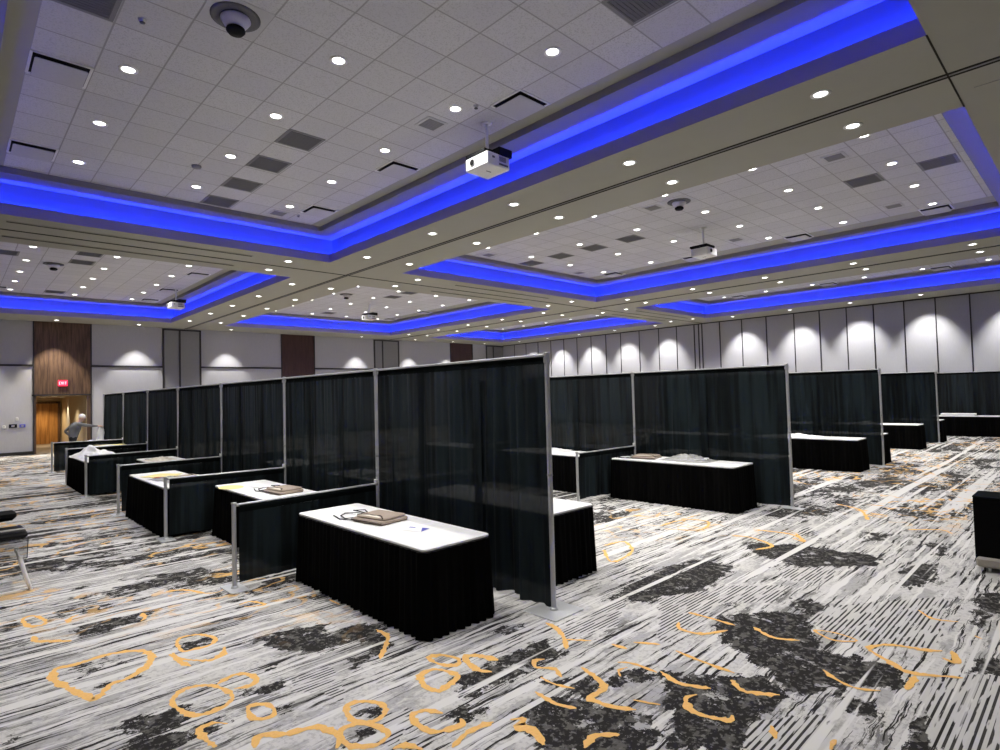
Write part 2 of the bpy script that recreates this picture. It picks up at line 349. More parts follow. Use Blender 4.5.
# ------------------------------------------------------------- carpet
def carpet():
    q=N('patterned_carpet'); p=q.pos()
    wob=q.n('TexNoise'); q.put(wob.inputs['Vector'],p); wob.inputs['Scale'].default_value=5; wob.inputs['Detail'].default_value=3
    va=q.n('VectorMath',operation='SUBTRACT'); q.put(va.inputs[0],wob.outputs['Color']); va.inputs[1].default_value=(.5,.5,.5)
    vb=q.n('VectorMath',operation='MULTIPLY'); q.put(vb.inputs[0],va.outputs[0]); vb.inputs[1].default_value=(.12,.05,0)
    vc=q.n('VectorMath',operation='ADD'); q.put(vc.inputs[0],p); q.put(vc.inputs[1],vb.outputs[0]); pw=vc.outputs[0]
    L=(.62,.605,.575); LG=(.43,.42,.405); MG=(.17,.165,.155); DK=(.030,.028,.027); TA=(.115,.11,.10); W=(.70,.685,.655)
    a=lambda nm: q.n('Attribute',attribute_name=nm).outputs['Fac']
    mul=lambda x,y: q.math('MULTIPLY',x,y)
    dk,ht,nr=a('dark'),a('hatch'),a('near'); inv=q.math('SUBTRACT',1,nr)
    n2=q.noise(p,26,4,.65); n3=q.noise(p,9,4,.6)
    # light ground with grey drifts elongated along X and fleck texture
    n1=q.noise(q.scale(pw,(.8,2.6,1)),1.3,6,.68)
    col=q.mix(q.step(n1,.50,.56),L,LG)
    n4=q.noise(q.scale(pw,(1.1,4.5,1),(17,3,0)),1,6,.75); col=q.mix(q.step(n4,.57,.60),col,(.22,.215,.20))
    col=q.mix(mul(q.step(n2,.50,.60),.30),col,MG)
    # fine broken streaks along X, dark and pale
    s1=q.noise(q.scale(pw,(1.3,30,1)),1,4,.6); smask=q.step(q.noise(q.scale(p,(.5,1.3,1),(4,7,0)),1,4,.65),.40,.50)
    col=q.mix(mul(q.step(s1,.545,.575),smask),col,DK)
    s3=q.noise(q.scale(pw,(.5,16,1),(9,3,0)),1,3,.5)
    col=q.mix(q.step(s3,.57,.60),col,W)
    # charcoal islands with torn lacy edges
    far=q.noise(q.scale(p,(.6,1.25,1),(31,12,0)),1,5,.62)
    far=q.math('MULTIPLY',q.math('SUBTRACT',far,.495),5.5)
    core=q.math('ADD',mul(nr,q.math('SUBTRACT',mul(dk,2.2),.72)),mul(inv,far))
    core=q.math('ADD',core,mul(mul(nr,q.math('SUBTRACT',1,dk)),mul(q.math('SUBTRACT',q.noise(q.scale(p,(.8,2.2,1),(3,22,0)),1,5,.6),.60),5)))
    jag=mul(q.math('SUBTRACT',q.noise(q.scale(pw,(4,16,1)),1,6,.7),.5),2.6)
    jag2=mul(q.math('SUBTRACT',q.noise(p,6,6,.7),.5),2.4)
    isl=q.step(q.math('ADD',q.math('ADD',core,jag),jag2),.0,.06)
    inside=q.mix(q.step(n3,.53,.60),DK,TA); inside=q.mix(mul(q.step(n2,.55,.60),.5),inside,(.24,.235,.22))
    inside=q.mix(q.step(q.noise(q.scale(p,(5,4,1),(3,9,0)),1,6,.75),.585,.61),inside,(.42,.41,.395))
    col=q.mix(isl,col,inside)
    # hatched patches
    sp=q.n('SeparateXYZ'); q.put(sp.inputs[0],p)
    wv=q.math('SINE',mul(sp.outputs[1],2*pi/.036))
    hm=q.math('ADD',mul(nr,ht),mul(inv,q.step(q.noise(q.scale(p,(.7,.9,1),(50,2,0)),1,2),.58,.64)))
    hm=q.step(q.math('ADD',hm,mul(jag2,.35)),.40,.46)
    brk=q.step(q.noise(q.scale(p,(3.5,27,1)),1,2),.42,.48)
    col=q.mix(mul(hm,.95),col,q.mix(mul(q.step(wv,.05,.4),brk),(.60,.585,.56),DK))
    # long pale lines crossing everything
    s2=q.noise(q.scale(p,(.10,5.2,1),(1,5,0)),1,2,.5)
    w=q.step(s2,.585,.60); w2=q.step(q.noise(q.scale(pw,(1.6,9,1)),1,4,.6),.36,.42)
    col=q.mix(mul(w,w2),col,W)
    # orange loops away from the traced ones
    rn=q.noise(q.scale(pw,(1.5,1.9,1),(3,8,0)),1,2,.45); con=q.math('ABSOLUTE',q.math('SUBTRACT',rn,.5))
    om=q.step(q.noise(q.scale(p,(.35,.35,1),(5,5,0)),1,2),.46,.52)
    of=mul(q.math('SUBTRACT',1,q.step(con,.014,.024)),mul(om,inv))
    of=mul(of,q.step(q.noise(q.scale(p,(6,6,1)),1,2),.42,.48))
    col=q.mix(mul(of,.85),col,(.78,.48,.18))
    return q.done(q.bsdf(col,.95,spec=.05,bump=n2,bstr=.15))
M['carpet']=carpet()
q=N('orange_carpet_loops'); n=q.noise(q.pos(),60,3); M['orange']=q.done(q.bsdf(q.mix(n,(.78,.44,.13),(.95,.60,.22)),.95,spec=.05))
def sdf(px,py,poly):
    d=np.full(px.shape,1e9); ins=np.zeros(px.shape,bool); n=len(poly)
    for i in range(n):
        ax,ay=poly[i]; bx,by=poly[(i+1)%n]; ex,ey=bx-ax,by-ay; L=ex*ex+ey*ey+1e-12
        t=np.clip(((px-ax)*ex+(py-ay)*ey)/L,0,1); d=np.minimum(d,np.hypot(px-ax-t*ex,py-ay-t*ey))
        c=((ay>py)!=(by>py)) & (px < (bx-ax)*(py-ay)/(by-ay+1e-12)+ax); ins^=c
    return np.where(ins,d,-d)
def floor():
    x0,x1,y0,y1=-.5,12.0,-.5,11.0; st=.06
    xs=np.arange(x0,x1+1e-6,st); ys=np.arange(y0,y1+1e-6,st); nx,ny=len(xs),len(ys); x1,y1=xs[-1],ys[-1]
    X,Y=np.meshgrid(xs,ys); dk=np.zeros(X.shape); ht=np.zeros(X.shape)
    for w,poly in DARK: dk=np.maximum(dk,w*np.clip(.5+sdf(X,Y,poly)/.34,0,1))
    for w,poly in HATCH: ht=np.maximum(ht,w*np.clip(.5+sdf(X,Y,poly)/.24,0,1))
    edge=np.minimum(np.minimum(X-x0,x1-X),np.minimum(Y-y0,y1-Y))
    fw=X*.6905+Y*.7226
    lt=X*.723-Y*.69; nr=np.clip(edge/.8,0,1)*np.clip((6.7+2.8*np.clip(lt+.4,0,1)-fw)/1.8,0,1)
    b=MB(); b.grid([[(x,y,0) for x in xs] for y in ys],0,False)
    nv=len(b.v)
    for (a,c,d,e) in ((XL,YN,XR,y0),(XL,y1,XR,YF),(XL,y0,x0,y1),(x1,y0,XR,y1)):
        b.face([(a,c,0),(d,c,0),(d,e,0),(a,e,0)])
    rs=random.Random(3)
    for ri,(closed,w,pts) in enumerate(RINGS):      # orange loops woven into the carpet
        P=[Vector((x,y,0)) for x,y in pts]; m=len(P); Q=[]
        seg=m if closed else m-1
        for i in range(seg):
            g=lambda k:(P[k%m] if closed else P[max(0,min(m-1,k))])
            p0,p1,p2,p3=g(i-1),g(i),g(i+1),g(i+2); k=max(2,int((p2-p1).length/.022))
            for t in [j/k for j in range(k)]:
                Q.append(.5*((2*p1)+(p2-p0)*t+(2*p0-5*p1+4*p2-p3)*t*t+(3*p1-p0-3*p2+p3)*t**3))
        if closed: Q.append(Q[0].copy())
        else: Q.append(P[-1])
        rows=[[],[]]; nq=len(Q); sd=rs.random()*50
        for i,p in enumerate(Q):
            d=((Q[(i+1)%nq] if i<nq-1 else (Q[1] if closed else Q[i]))-(Q[i-1] if i>0 else (Q[-2] if closed else Q[0])))
            d=d.normalized() if d.length>1e-6 else Vector((1,0,0)); nn=Vector((-d.y,d.x,0))
            ww=w*(1.0 if closed else 1.25)*(.62+.5*mnoise.noise((i*.25,sd,0))+.35*mnoise.noise((i*.9,sd,5)))
            if not closed: ww*=min(1,.25+min(i,nq-1-i)/4)
            ww=max(ww,.006)
            a_=p+nn*ww*(1+.7*mnoise.noise((i*1.9,sd,9))); b_=p-nn*ww*(1+.7*mnoise.noise((i*1.9,sd,19)))
            zz=.0010+.00006*ri; rows[0].append((a_.x,a_.y,zz)); rows[1].append((b_.x,b_.y,zz))
        if closed: rows[0][-1]=rows[0][0]; rows[1][-1]=rows[1][0]
        b.grid(rows,1,False)
    me=b.mesh('floor',[M['carpet'],M['orange']])
    for nm,arr in (('dark',dk),('hatch',ht),('near',nr)):
        at=me.attributes.new(nm,'FLOAT','POINT'); v=np.zeros(len(b.v),'f'); v[:nv]=arr.ravel(); at.data.foreach_set('value',v)
    struct(link('floor',me))
floor()
# ------------------------------------------------------------- ceiling
xs=[XL]+[v for c in COFX for v in c]+[XR]; ys=[YN]+[v for c in COFY for v in c]+[YF]
b=MB()
for i in range(len(xs)-1):
    for j in range(len(ys)-1):
        if i%2==1 and j%2==1: continue
        b.face([(xs[i],ys[j],S),(xs[i],ys[j+1],S),(xs[i+1],ys[j+1],S),(xs[i+1],ys[j],S)])
struct(b.build('ceiling',M['soffit']))
TA,XA,XB=15.64,8.69,20.74
def ring(b,r1,r2,z1,z2,m=0):
    a=[(r1[0],r1[2],z1),(r1[1],r1[2],z1),(r1[1],r1[3],z1),(r1[0],r1[3],z1)]; c=[(r2[0],r2[2],z2),(r2[1],r2[2],z2),(r2[1],r2[3],z2),(r2[0],r2[3],z2)]
    for k in range(4): b.face([a[k],a[(k+1)%4],c[(k+1)%4],c[k]],m)
def ins(r,d): return (r[0]+d,r[1]-d,r[2]+d,r[3]-d)
phx={0:1.74+1.0025/3,1:11.88+1.0025/3,2:23.72+1.0025/3}; LX={0:[1.74,3.73,5.72],1:[11.88,13.85,15.83,17.8],2:[23.72,25.72,27.71]}
LY={0:[2.83,4.83,6.83,8.84,10.85,12.86],1:[18.56,20.58,22.6,24.62,26.62,28.6]}
phy={0:4.83+1.0025/3,1:20.58+1.0025/3}
cnames={(0,0):'nearest upper-left ceiling recess',(1,0):'upper-right ceiling recess',(2,0):'narrow right-wall recess',
        (0,1):'far left ceiling recess',(1,1):'far middle ceiling recess',(2,1):'farthest corner recess'}
for i,cx in enumerate(COFX):
    for j,cy in enumerate(COFY):
        r=(cx[0],cx[1],cy[0],cy[1]); b=MB()
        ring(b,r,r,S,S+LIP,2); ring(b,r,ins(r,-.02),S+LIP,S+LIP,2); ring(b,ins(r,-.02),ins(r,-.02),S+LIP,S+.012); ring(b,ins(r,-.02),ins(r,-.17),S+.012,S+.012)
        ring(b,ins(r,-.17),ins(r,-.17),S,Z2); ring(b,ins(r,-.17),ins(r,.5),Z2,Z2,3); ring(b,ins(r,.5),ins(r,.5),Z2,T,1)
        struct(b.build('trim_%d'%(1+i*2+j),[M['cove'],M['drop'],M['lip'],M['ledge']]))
        P=2.005/3; q0=ins(r,.5); mx=phx[i]; my=phy[j]
        tx0=mx+math.ceil((q0[0]-mx)/P)*P; tx1=mx+math.floor((q0[1]-mx)/P)*P
        b=MB(); b.face([(tx0,q0[2],T),(tx0,q0[3],T),(tx1,q0[3],T),(tx1,q0[2],T)],0)
        b.face([(q0[0],q0[2],T),(q0[0],q0[3],T),(tx0,q0[3],T),(tx0,q0[2],T)],1); b.face([(tx1,q0[2],T),(tx1,q0[3],T),(q0[1],q0[3],T),(q0[1],q0[2],T)],1)
        struct(b.build('ceiling',[tiles('ceiling_tiles_%d%d'%(i,j),mx,my),M['soffit']]))
        b=MB(); q1=ins(r,-.07); w=.03
        for (x,y,dx,dy) in (((q1[0]+q1[1])/2,q1[2],q1[1]-q1[0],w),((q1[0]+q1[1])/2,q1[3],q1[1]-q1[0],w),(q1[0],(q1[2]+q1[3])/2,w,q1[3]-q1[2]-.1),(q1[1],(q1[2]+q1[3])/2,w,q1[3]-q1[2]-.1)):
            b.box((x,y,S+.026),(dx,dy,.02))
        tag(b.build('cove_light_strip',M['led']),'blue cove light strip hidden behind the lip of the '+cnames[i,j],'light strip','blue cove light strips')
# partition tracks and linear slots in the soffit
tn=7
def trim(b,m):
    global tn
    struct(b.build('trim_%d'%tn,m)); tn+=1
for X in (XA,XB):
    b=MB()
    for d in (-.045,.045): b.box((X+d,(YN+YF)/2,S-.004),(.034,YF-YN-.02,.01))
    b.box((X,(YN+YF)/2,S-.001),(.12,YF-YN-.02,.004),1); trim(b,[M['slot'],M['greyvent']])
b=MB(); b.box(((XL+XR)/2,TA,S-.004),(XR-XL-.02,.05,.01)); trim(b,M['slot'])
b=MB(); b.box(((7.5+9.84)/2,1.17,S-.003),(2.34,.018,.008)); trim(b,M['slot'])
b=MB(); b.box((9.3,-2.0,S-.003),(.006,6,.004)); b.box((9.3,-.9,S-.003),(8,.006,.004)); trim(b,M['greyvent'])
for k,(a,c) in enumerate(((.85,5.63),(12.33,17.0),(23.1,27.9))):
    for l,y in enumerate((14.93,16.26)):
        b=MB(); b.box(((a+c)/2,y,S-.005),(c-a,.075,.012),0)
        for d in (-.045,.045): b.box(((a+c)/2,y+d,S-.004),(c-a+.02,.014,.016),1)
        tag(b.build('linear_vent',[M['slot'],M['soffit']]),'long dark soffit air slot, %s the cross track, %s'%(('nearer side of','farther side of')[l],('at the left end','in the middle','toward the right wall')[k]),'vent','linear ceiling air slots')
# ------------------------------------------------------------- downlights
me_ring=None
def lamp(loc,energy,size,blend=.6,tilt=None,rad=.06,col=(1,.975,.935)):
    key=('k',energy,size,blend,rad)
    if key not in _kids:
        l=bpy.data.lights.new('downlight_lamp','SPOT'); l.energy=energy; l.spot_size=radians(size); l.spot_blend=blend; l.shadow_soft_size=rad; l.color=col; _kids[key]=l
    o=bpy.data.objects.new('downlight_lamp',_kids[key]); COL.objects.link(o); o.location=loc
    if tilt: o.rotation_euler=tilt
    return o
D0=None
def downlight(x,y,z,label,group,kind='n',energy=175,size=112):
    global D0
    if D0 is None:
        D0=thing('downlight',label,'ceiling light',(x,y,z),0,group)
        b=MB(); b.lathe([(.118,0),(.118,-.008),(.085,-.010),(.078,-.002)],n=20); b.build('trim_ring',M['white'],D0)
        b=MB(); b.lathe([(.001,-.004),(.06,-.004),(.08,-.003)],n=20); b.build('lens',M['lens'],D0); bpy.context.view_layer.update()
    else: dup(D0,label,(x,y,z),group=group)
    if energy: lamp((x,y,z-.03),energy,size)
ordn=['first','second','third','fourth','fifth','sixth','seventh','eighth','ninth','tenth']
for i in range(3):
    for j in range(2):
        for a,x in enumerate(LX[i]):
            for c,y in enumerate(LY[j]):
                downlight(x,y,T,'round downlight, %s, %s row from left, %s from near end'%(cnames[i,j],ordn[a],ordn[c]),'downlights in the '+cnames[i,j])
SY=[2.35,5.19,7.83,10.45,13.29,17.86,20.62,23.22,25.78,28.66]
for nm,X,xx in (('left track',XA,(7.98,9.32)),('right track',XB,(19.95,21.29))):
    for l,x in enumerate(xx):
        for c,y in enumerate(SY):
            downlight(x,y,S,'round beige soffit downlight, %s side of the %s, %s from near end'%(('left','right')[l],nm,ordn[c]),'soffit downlights')
for c,x in enumerate((1.0,3.75,6.58,10.79,14.6,18.43,22.3,25.4,28.45)):
    for l,y in enumerate((14.94,16.23)):
        if x in (3.75,1.0,14.6,25.4): continue
        downlight(x,y,S,'round downlight beside the cross track, %s side, %s along from the left'%(('near','far')[l],ordn[c]),'cross track downlights')
for c,y in enumerate((-.4,2.4,5.25,7.87,10.46,13.28,17.84,20.64,23.4,26.1,28.8)):
    if y>0: downlight(29.5,y,S,'round downlight in the soffit along the right wall, %s from the near end'%ordn[c-1],'right wall downlights',energy=70)
    lamp((29.52,y,S-.02),560,66,.75,(0,radians(-33),0),.03)
for c,x in enumerate((.5,3.42,6.5,10.63,18.24,22.18,25.35,28.3)):
    downlight(x,31.15,S,'round downlight in the soffit along the far wall, %s from the left'%ordn[c],'far wall downlights',energy=0)
    lamp((x,31.15,S-.02),640 if c!=1 else 950,72,.5,None,.03,(1,.965,.91) if c!=1 else (1,.9,.75))
# ------------------------------------------------------------- walls
def quad(name,pts,m):
    b=MB(); b.face(pts); return struct(b.build(name,m))
# far wall (with exit doorway) : X 2.78-4.60 opening up to 2.68
DX0,DX1,DH=2.80,4.60,2.50
b=MB()
segs=[(XL,2.71,0,S,0),(2.71,DX0,0,DH,1),(DX1,4.76,0,DH,1),(2.71,4.76,DH,S,1),(4.76,13.59,0,S,0),(13.59,15.55,0,S,2),(15.55,25.72,0,S,0),(25.72,27.77,0,S,2),(27.77,XR,0,S,0)]
for a,c,z0,z1,m in segs: b.face([(a,YF,z0),(c,YF,z0),(c,YF,z1),(a,YF,z1)],m)
for a,c in ((7.69,9.37),(19.57,21.37),(29.16,XR-.02)): b.box(((a+c)/2,YF-.012,(S-.1)/2),(c-a,.02,S-.1),3)
struct(b.build('wall_far',[M['wall'],M['wood'],M['wood2'],M['pocket']]))
b=MB()
for a,c in ((XL,2.69),(4.78,7.66),(9.40,13.57),(15.57,19.55),(21.40,25.70),(27.79,29.14)): b.box(((a+c)/2,YF-.025,3.82),(c-a,.05,.085))
trim(b,M['rail'])
b=MB()
for x in (2.71,4.76,13.59,15.55,25.72,27.77): b.box((x,YF-.02,S/2),(.05,.04,S-.01))
for x in (7.69,8.42,9.37,19.57,20.16,21.37,29.16,29.85): b.box((x,YF-.03,(S-.06)/2),(.075,.06,S-.06))
for a,c in ((7.65,9.41),(19.53,21.41),(29.12,30.9)): b.box(((a+c)/2,YF-.03,S-.08),(c-a,.06,.07))
b.box((3.7,YF-.02,DH+.03),(2.1,.04,.06)); trim(b,M['rail'])
b=MB()
for a,c in ((XL,2.69),(4.78,13.5),(15.6,25.7),(27.8,XR)): b.box(((a+c)/2,YF-.012,.07),(c-a,.024,.14))
struct(b.build('baseboard_far',M['baseb']))
# vestibule behind the opening
HY=40.0; b=MB()
b.face([(DX0,YF,0),(DX0,HY,0),(DX0,HY,DH),(DX0,YF,DH)]); b.face([(DX1,YF,0),(DX1,HY,0),(DX1,HY,DH),(DX1,YF,DH)][::-1])
b.face([(DX0,HY,0),(DX1,HY,0),(DX1,HY,DH),(DX0,HY,DH)]); b.face([(DX0,YF,DH),(DX1,YF,DH),(DX1,HY,DH),(DX0,HY,DH)])
b.face([(DX0,YF,.002),(DX1,YF,.002),(DX1,HY,.002),(DX0,HY,.002)],1)
struct(b.build('wall_hallway',[M['beige'],M['hallfloor']]))
d=struct(bpy.data.objects.new('door_1',None)); COL.objects.link(d)
b=MB(); b.box((3.72,HY-.05,1.09),(1.42,.06,2.18)); leaf=b.build('door_leaf',M['door'],d)
b=MB(); b.box((2.96,HY-.06,1.12),(.10,.10,2.24)); b.box((4.48,HY-.06,1.12),(.10,.10,2.24)); b.box((3.72,HY-.06,2.23),(1.62,.10,.1)); b.build('door_frame',M['wood'],d)
b=MB(); b.tube((3.12,HY-.09,1.05),(3.12,HY-.16,1.05),.02); b.tube((3.12,HY-.16,1.05),(3.26,HY-.16,1.05),.014); b.build('door_handle',M['chrome'],leaf)
lamp((3.7,38.9,DH-.05),260,120,.8,None,.05,(1,.74,.42)); lamp((4.35,37.6,DH-.04),260,60,.4,None,.03,(1,.93,.8)); lamp((3.7,34.5,DH-.04),240,120,.8,None,.05,(1,.85,.62))
for k,(x,y) in enumerate(((3.7,38.9),(4.35,37.6),(3.7,34.5))):
    dup(D0,'small downlight in the hallway ceiling, %s'%('above the oak door','close to the side wall','just inside the doorway')[k],(x,y,DH-.002),group='hallway downlights')
# right wall of tall partition panels
b=MB(); b.face([(XR,YN,0),(XR,YN,S),(XR,YF,S),(XR,YF,0)]); struct(b.build('wall_right',M['wallp']))
b=MB()
J=[30.7,29.5,28.3,27.07,25.88,24.72,23.53,22.34,21.2,19.83,18.48,17.3,16.19,15.92,15.72,14.68,13.45,12.16,10.79,9.61,8.43,7.32,6.14,5.0,3.83,2.65,1.45,.25,-.95]
for y in J: b.box((XR-.012,y,S/2),(.03,.06 if 15.6<y<16.3 else .045,S-.01))
b.box((XR-.03,(YN+YF)/2,S-.025),(.06,YF-YN-.02,.05)); trim(b,M['rail'])
b=MB(); b.box((XR-.012,(YN+YF)/2,.07),(.024,YF-YN,.14)); struct(b.build('baseboard_right',M['baseb']))
quad('wall_left',[(XL,YN,0),(XL,YF,0),(XL,YF,S),(XL,YN,S)],M['wall']); quad('wall_near',[(XL,YN,0),(XR,YN,0),(XR,YN,S),(XL,YN,S)],M['wall'])
# exit sign
e=thing('exit_sign','glowing red EXIT sign on the brown wood panel above the doorway','sign',(3.72,YF-.02,3.05))
b=MB(); b.rbox((0,-.03,0),(.34,.05,.26),.01); b.build('housing',M['exit'],e)
b=MB()
def seg(x,z,w,h,r=0):
    c_,s_=cos(r),sin(r); P=[(x+dx*c_-dz*s_,-.057,z+dx*s_+dz*c_) for dx,dz in ((-w/2,-h/2),(w/2,-h/2),(w/2,h/2),(-w/2,h/2))]; b.face(P)
x=-.11
seg(x-.02,0,.012,.12); [seg(x,zz,.05,.012) for zz in (-.054,0,.054)]
x=-.035; seg(x,0,.012,.13,.45); seg(x,0,.012,.13,-.45); seg(.03,0,.014,.12); seg(.1,0,.014,.12); seg(.1,.054,.07,.012)
b.build('exit_letters',M['exitw'],e)
for nm,lb,x,z,w,h,m in (('switch_plate','small white switch plate on the far wall, left of the dark control panel',1.74,1.23,.1,.12,'white'),('control_panel','dark wall control panel between two smaller plates left of the doorway',2.03,1.25,.26,.15,'black'),
        ('data_plate','dark blue wall plate nearest the doorway',2.34,1.24,.2,.13,'blue'),('thermostat','small white thermostat above the wall plates left of the doorway',2.16,1.54,.09,.12,'white')):
    t=thing(nm,lb,'wall plate',(x,YF-.001,z)); b=MB(); b.rbox((0,-.02,0),(w,.035,h),.008); b.build('cover_plate',M[m],t)
    b=MB(); b.box((0,-.041,0),(w*.4,.008,h*.45)); b.build('button',M['greyp'],t)
# ------------------------------------------------------------- ceiling fixtures
def put(proto,locs):
    for k,(lab,x,y) in enumerate(locs):
        if k: dup(proto,lab,(x,y,T))
def rec(i,j): return cnames[i,j]
# dark return grilles
V=[('nearest of the dark square air grilles in line, ',4.39,9.43,0,0),('second dark square air grille in line, ',4.39,10.77,0,0),('third dark square air grille in line, ',4.39,12.15,0,0),('last dark square air grille in line by the cove, ',4.39,13.49,0,0),
('dark air grille cut by top photo edge, ',1.07,7.5,0,0),('grey air grille cut by top photo edge, ',5.72,3.5,0,0),
('dark air grille closest to the near end, ',14.52,2.18,1,0),('second dark air grille from the near end, ',14.52,3.5,1,0),('third dark grille in the middle line, ',14.52,9.5,1,0),('fourth dark grille in the middle line, ',14.52,10.83,1,0),('fifth dark grille in the middle line, ',14.52,12.17,1,0),('last dark grille by the far cove, ',14.52,13.5,1,0),
('nearer of two dark grilles, ',3.05,20.6,0,1),('farther of two dark grilles, ',3.05,21.95,0,1),('dark grille at the left side, ',1.2,21.75,0,1),('dark grille near the far cove, ',3.05,28.3,0,1),
('nearer dark grille beside the speaker, ',14.42,20.6,1,1),('second dark grille beside the speaker, ',14.42,21.9,1,1),('dark grille near the far cove, ',14.42,27.9,1,1)]
v0=None
for lab,x,y,i,j in V:
    lab=lab+'in the '+rec(i,j)
    if v0 is None:
        v0=thing('air_grille',lab,'vent',(x,y,T),0,'dark square ceiling air grilles')
        b=MB(); b.rbox((0,0,-.006),(.64,.64,.01),.01); b.build('frame',M['greyvent'],v0)
        b=MB(); b.box((0,0,-.014),(.54,.54,.006)); [b.box((0,-.25+.05*k,-.018),(.52,.008,.006)) for k in range(11)]; b.build('grille',M['grille'],v0); bpy.context.view_layer.update()
    else: dup(v0,lab,(x,y,T))
# plaque diffusers
Df=[('left edge, nearer',1.07,9.43,0,0),('left edge, farther',1.07,12.75,0,0),('right edge, nearest',6.39,6.08,0,0),('right edge, middle',6.39,9.43,0,0),('right edge, by the corner',6.39,12.75,0,0),
('right edge, nearest',18.43,2.86,1,0),('right edge, second',18.43,6.2,1,0),('right edge, third',18.43,9.55,1,0),('right edge, by the corner',18.43,12.85,1,0),
('right edge, nearer',6.35,21.8,0,1),('right edge, middle',6.35,25.5,0,1),('right edge, by the corner',6.35,28.4,0,1),('far edge',1.3,28.3,0,1),
('right edge, nearer',18.4,25.0,1,1),('right edge, by the corner',18.4,28.3,1,1),('right edge, first',28.05,4.3,2,0),('right edge, second',28.05,8.3,2,0),('right edge, third',28.05,12.3,2,0)]
f0=None
for lab,x,y,i,j in Df:
    lab='white square air diffuser, %s of the %s'%(lab,rec(i,j))
    if f0 is None:
        f0=thing('air_diffuser',lab,'vent',(x,y,T),0,'white plaque air diffusers')
        b=MB(); b.box((0,0,-.003),(.60,.60,.004)); b.build('plenum',M['black'],f0)
        b=MB()
        for sx,sy,w,h in ((0,.315,.66,.03),(0,-.315,.66,.03),(.315,0,.03,.6),(-.315,0,.03,.6)): b.box((sx,sy,-.006),(w,h,.012))
        b.build('frame',M['white'],f0)
        b=MB(); b.rbox((0,0,-.055),(.56,.56,.012),.03); b.build('plaque',M['tileframe'],f0); bpy.context.view_layer.update()
    else: dup(f0,lab,(x,y,T))
# small grey vents
s0=None
for lab,x,y,i,j in [('right of centre',5.74,7.48,0,0),('in the far corner',5.72,13.5,0,0),('near end',12.55,3.5,1,0),('right side, nearer',17.2,3.52,1,0),('right side, farther',17.2,7.55,1,0),('left side',12.5,7.5,1,0),('far right corner',17.14,13.5,1,0),('by the far cove',12.55,13.5,1,0)]:
    lab='small grey square vent, %s of the %s'%(lab,rec(i,j))
    if s0 is None:
        s0=thing('small_vent',lab,'vent',(x,y,T),0,'small grey ceiling vents'); b=MB(); b.rbox((0,0,-.006),(.40,.40,.01),.01); b.build('frame',M['tileframe'],s0)
        b=MB(); b.box((0,0,-.013),(.30,.30,.006)); [b.box((0,-.13+.043*k,-.017),(.28,.008,.005)) for k in range(7)]; b.build('grille',M['greyvent'],s0); bpy.context.view_layer.update()
    else: dup(s0,lab,(x,y,T))
# recessed speakers with a pale cone and dark bulb
p0=None
for x,y,i,j in [(2.41,6.80,0,0),(12.58,6.85,1,0),(2.42,22.7,0,1),(12.43,22.45,1,1)]:
    lab='round ceiling speaker with pale cone, '+rec(i,j)
    if p0 is None:
        p0=thing('ceiling_speaker',lab,'speaker',(x,y,T),0,'round ceiling speakers'); b=MB(); b.rbox((0,0,-.004),(.66,.66,.006),.02); b.build('mounting_tile',M['tileframe'],p0)
        b=MB(); b.lathe([(.27,-.008),(.27,-.02),(.235,-.024),(.10,-.012),(.0,-.012)]); b.build('grille_ring',M['grille'],p0)
        b=MB(); b.lathe([(.10,-.02),(.16,-.03),(.165,-.05),(.13,-.10),(.09,-.13),(0,-.135)]); cn=b.build('cone',M['lav'],p0)
        b=MB(); b.lathe([(.07,-.13),(.10,-.15),(.105,-.175),(.08,-.205),(0,-.215)]); b.build('bulb',M['black'],cn); bpy.context.view_layer.update()
    else: dup(p0,lab,(x,y,T))
k0=None
for lab,x,y in [('near the large speaker',1.63,7.55),('beside the nearest projector',5.9,6.55),('in the corner by the cove',6.15,13.35)]:
    if k0 is None:
        k0=thing('sprinkler_head','small metal sprinkler head in the tiles '+lab,'sprinkler',(x,y,T),0,'ceiling sprinkler heads'); b=MB(); b.lathe([(.045,-.002),(.045,-.01),(.015,-.014),(.015,-.04),(0,-.04)],n=14); b.build('escutcheon',M['chrome'],k0)
        b=MB(); b.lathe([(.03,-.04),(.03,-.046),(0,-.046)],n=12); b.build('deflector',M['grille'],k0); bpy.context.view_layer.update()
    else: dup(k0,'small metal sprinkler head in the tiles '+lab,(x,y,T))
t=thing('smoke_detector','round grey smoke detector beside the dark grilles in the nearest recess','detector',(3.62,11.75,T)); b=MB(); b.lathe([(.085,-.002),(.085,-.02),(.07,-.045),(0,-.05)],n=20); b.build('body',M['greyvent'],t)
t.location=(3.4,11.7,T)
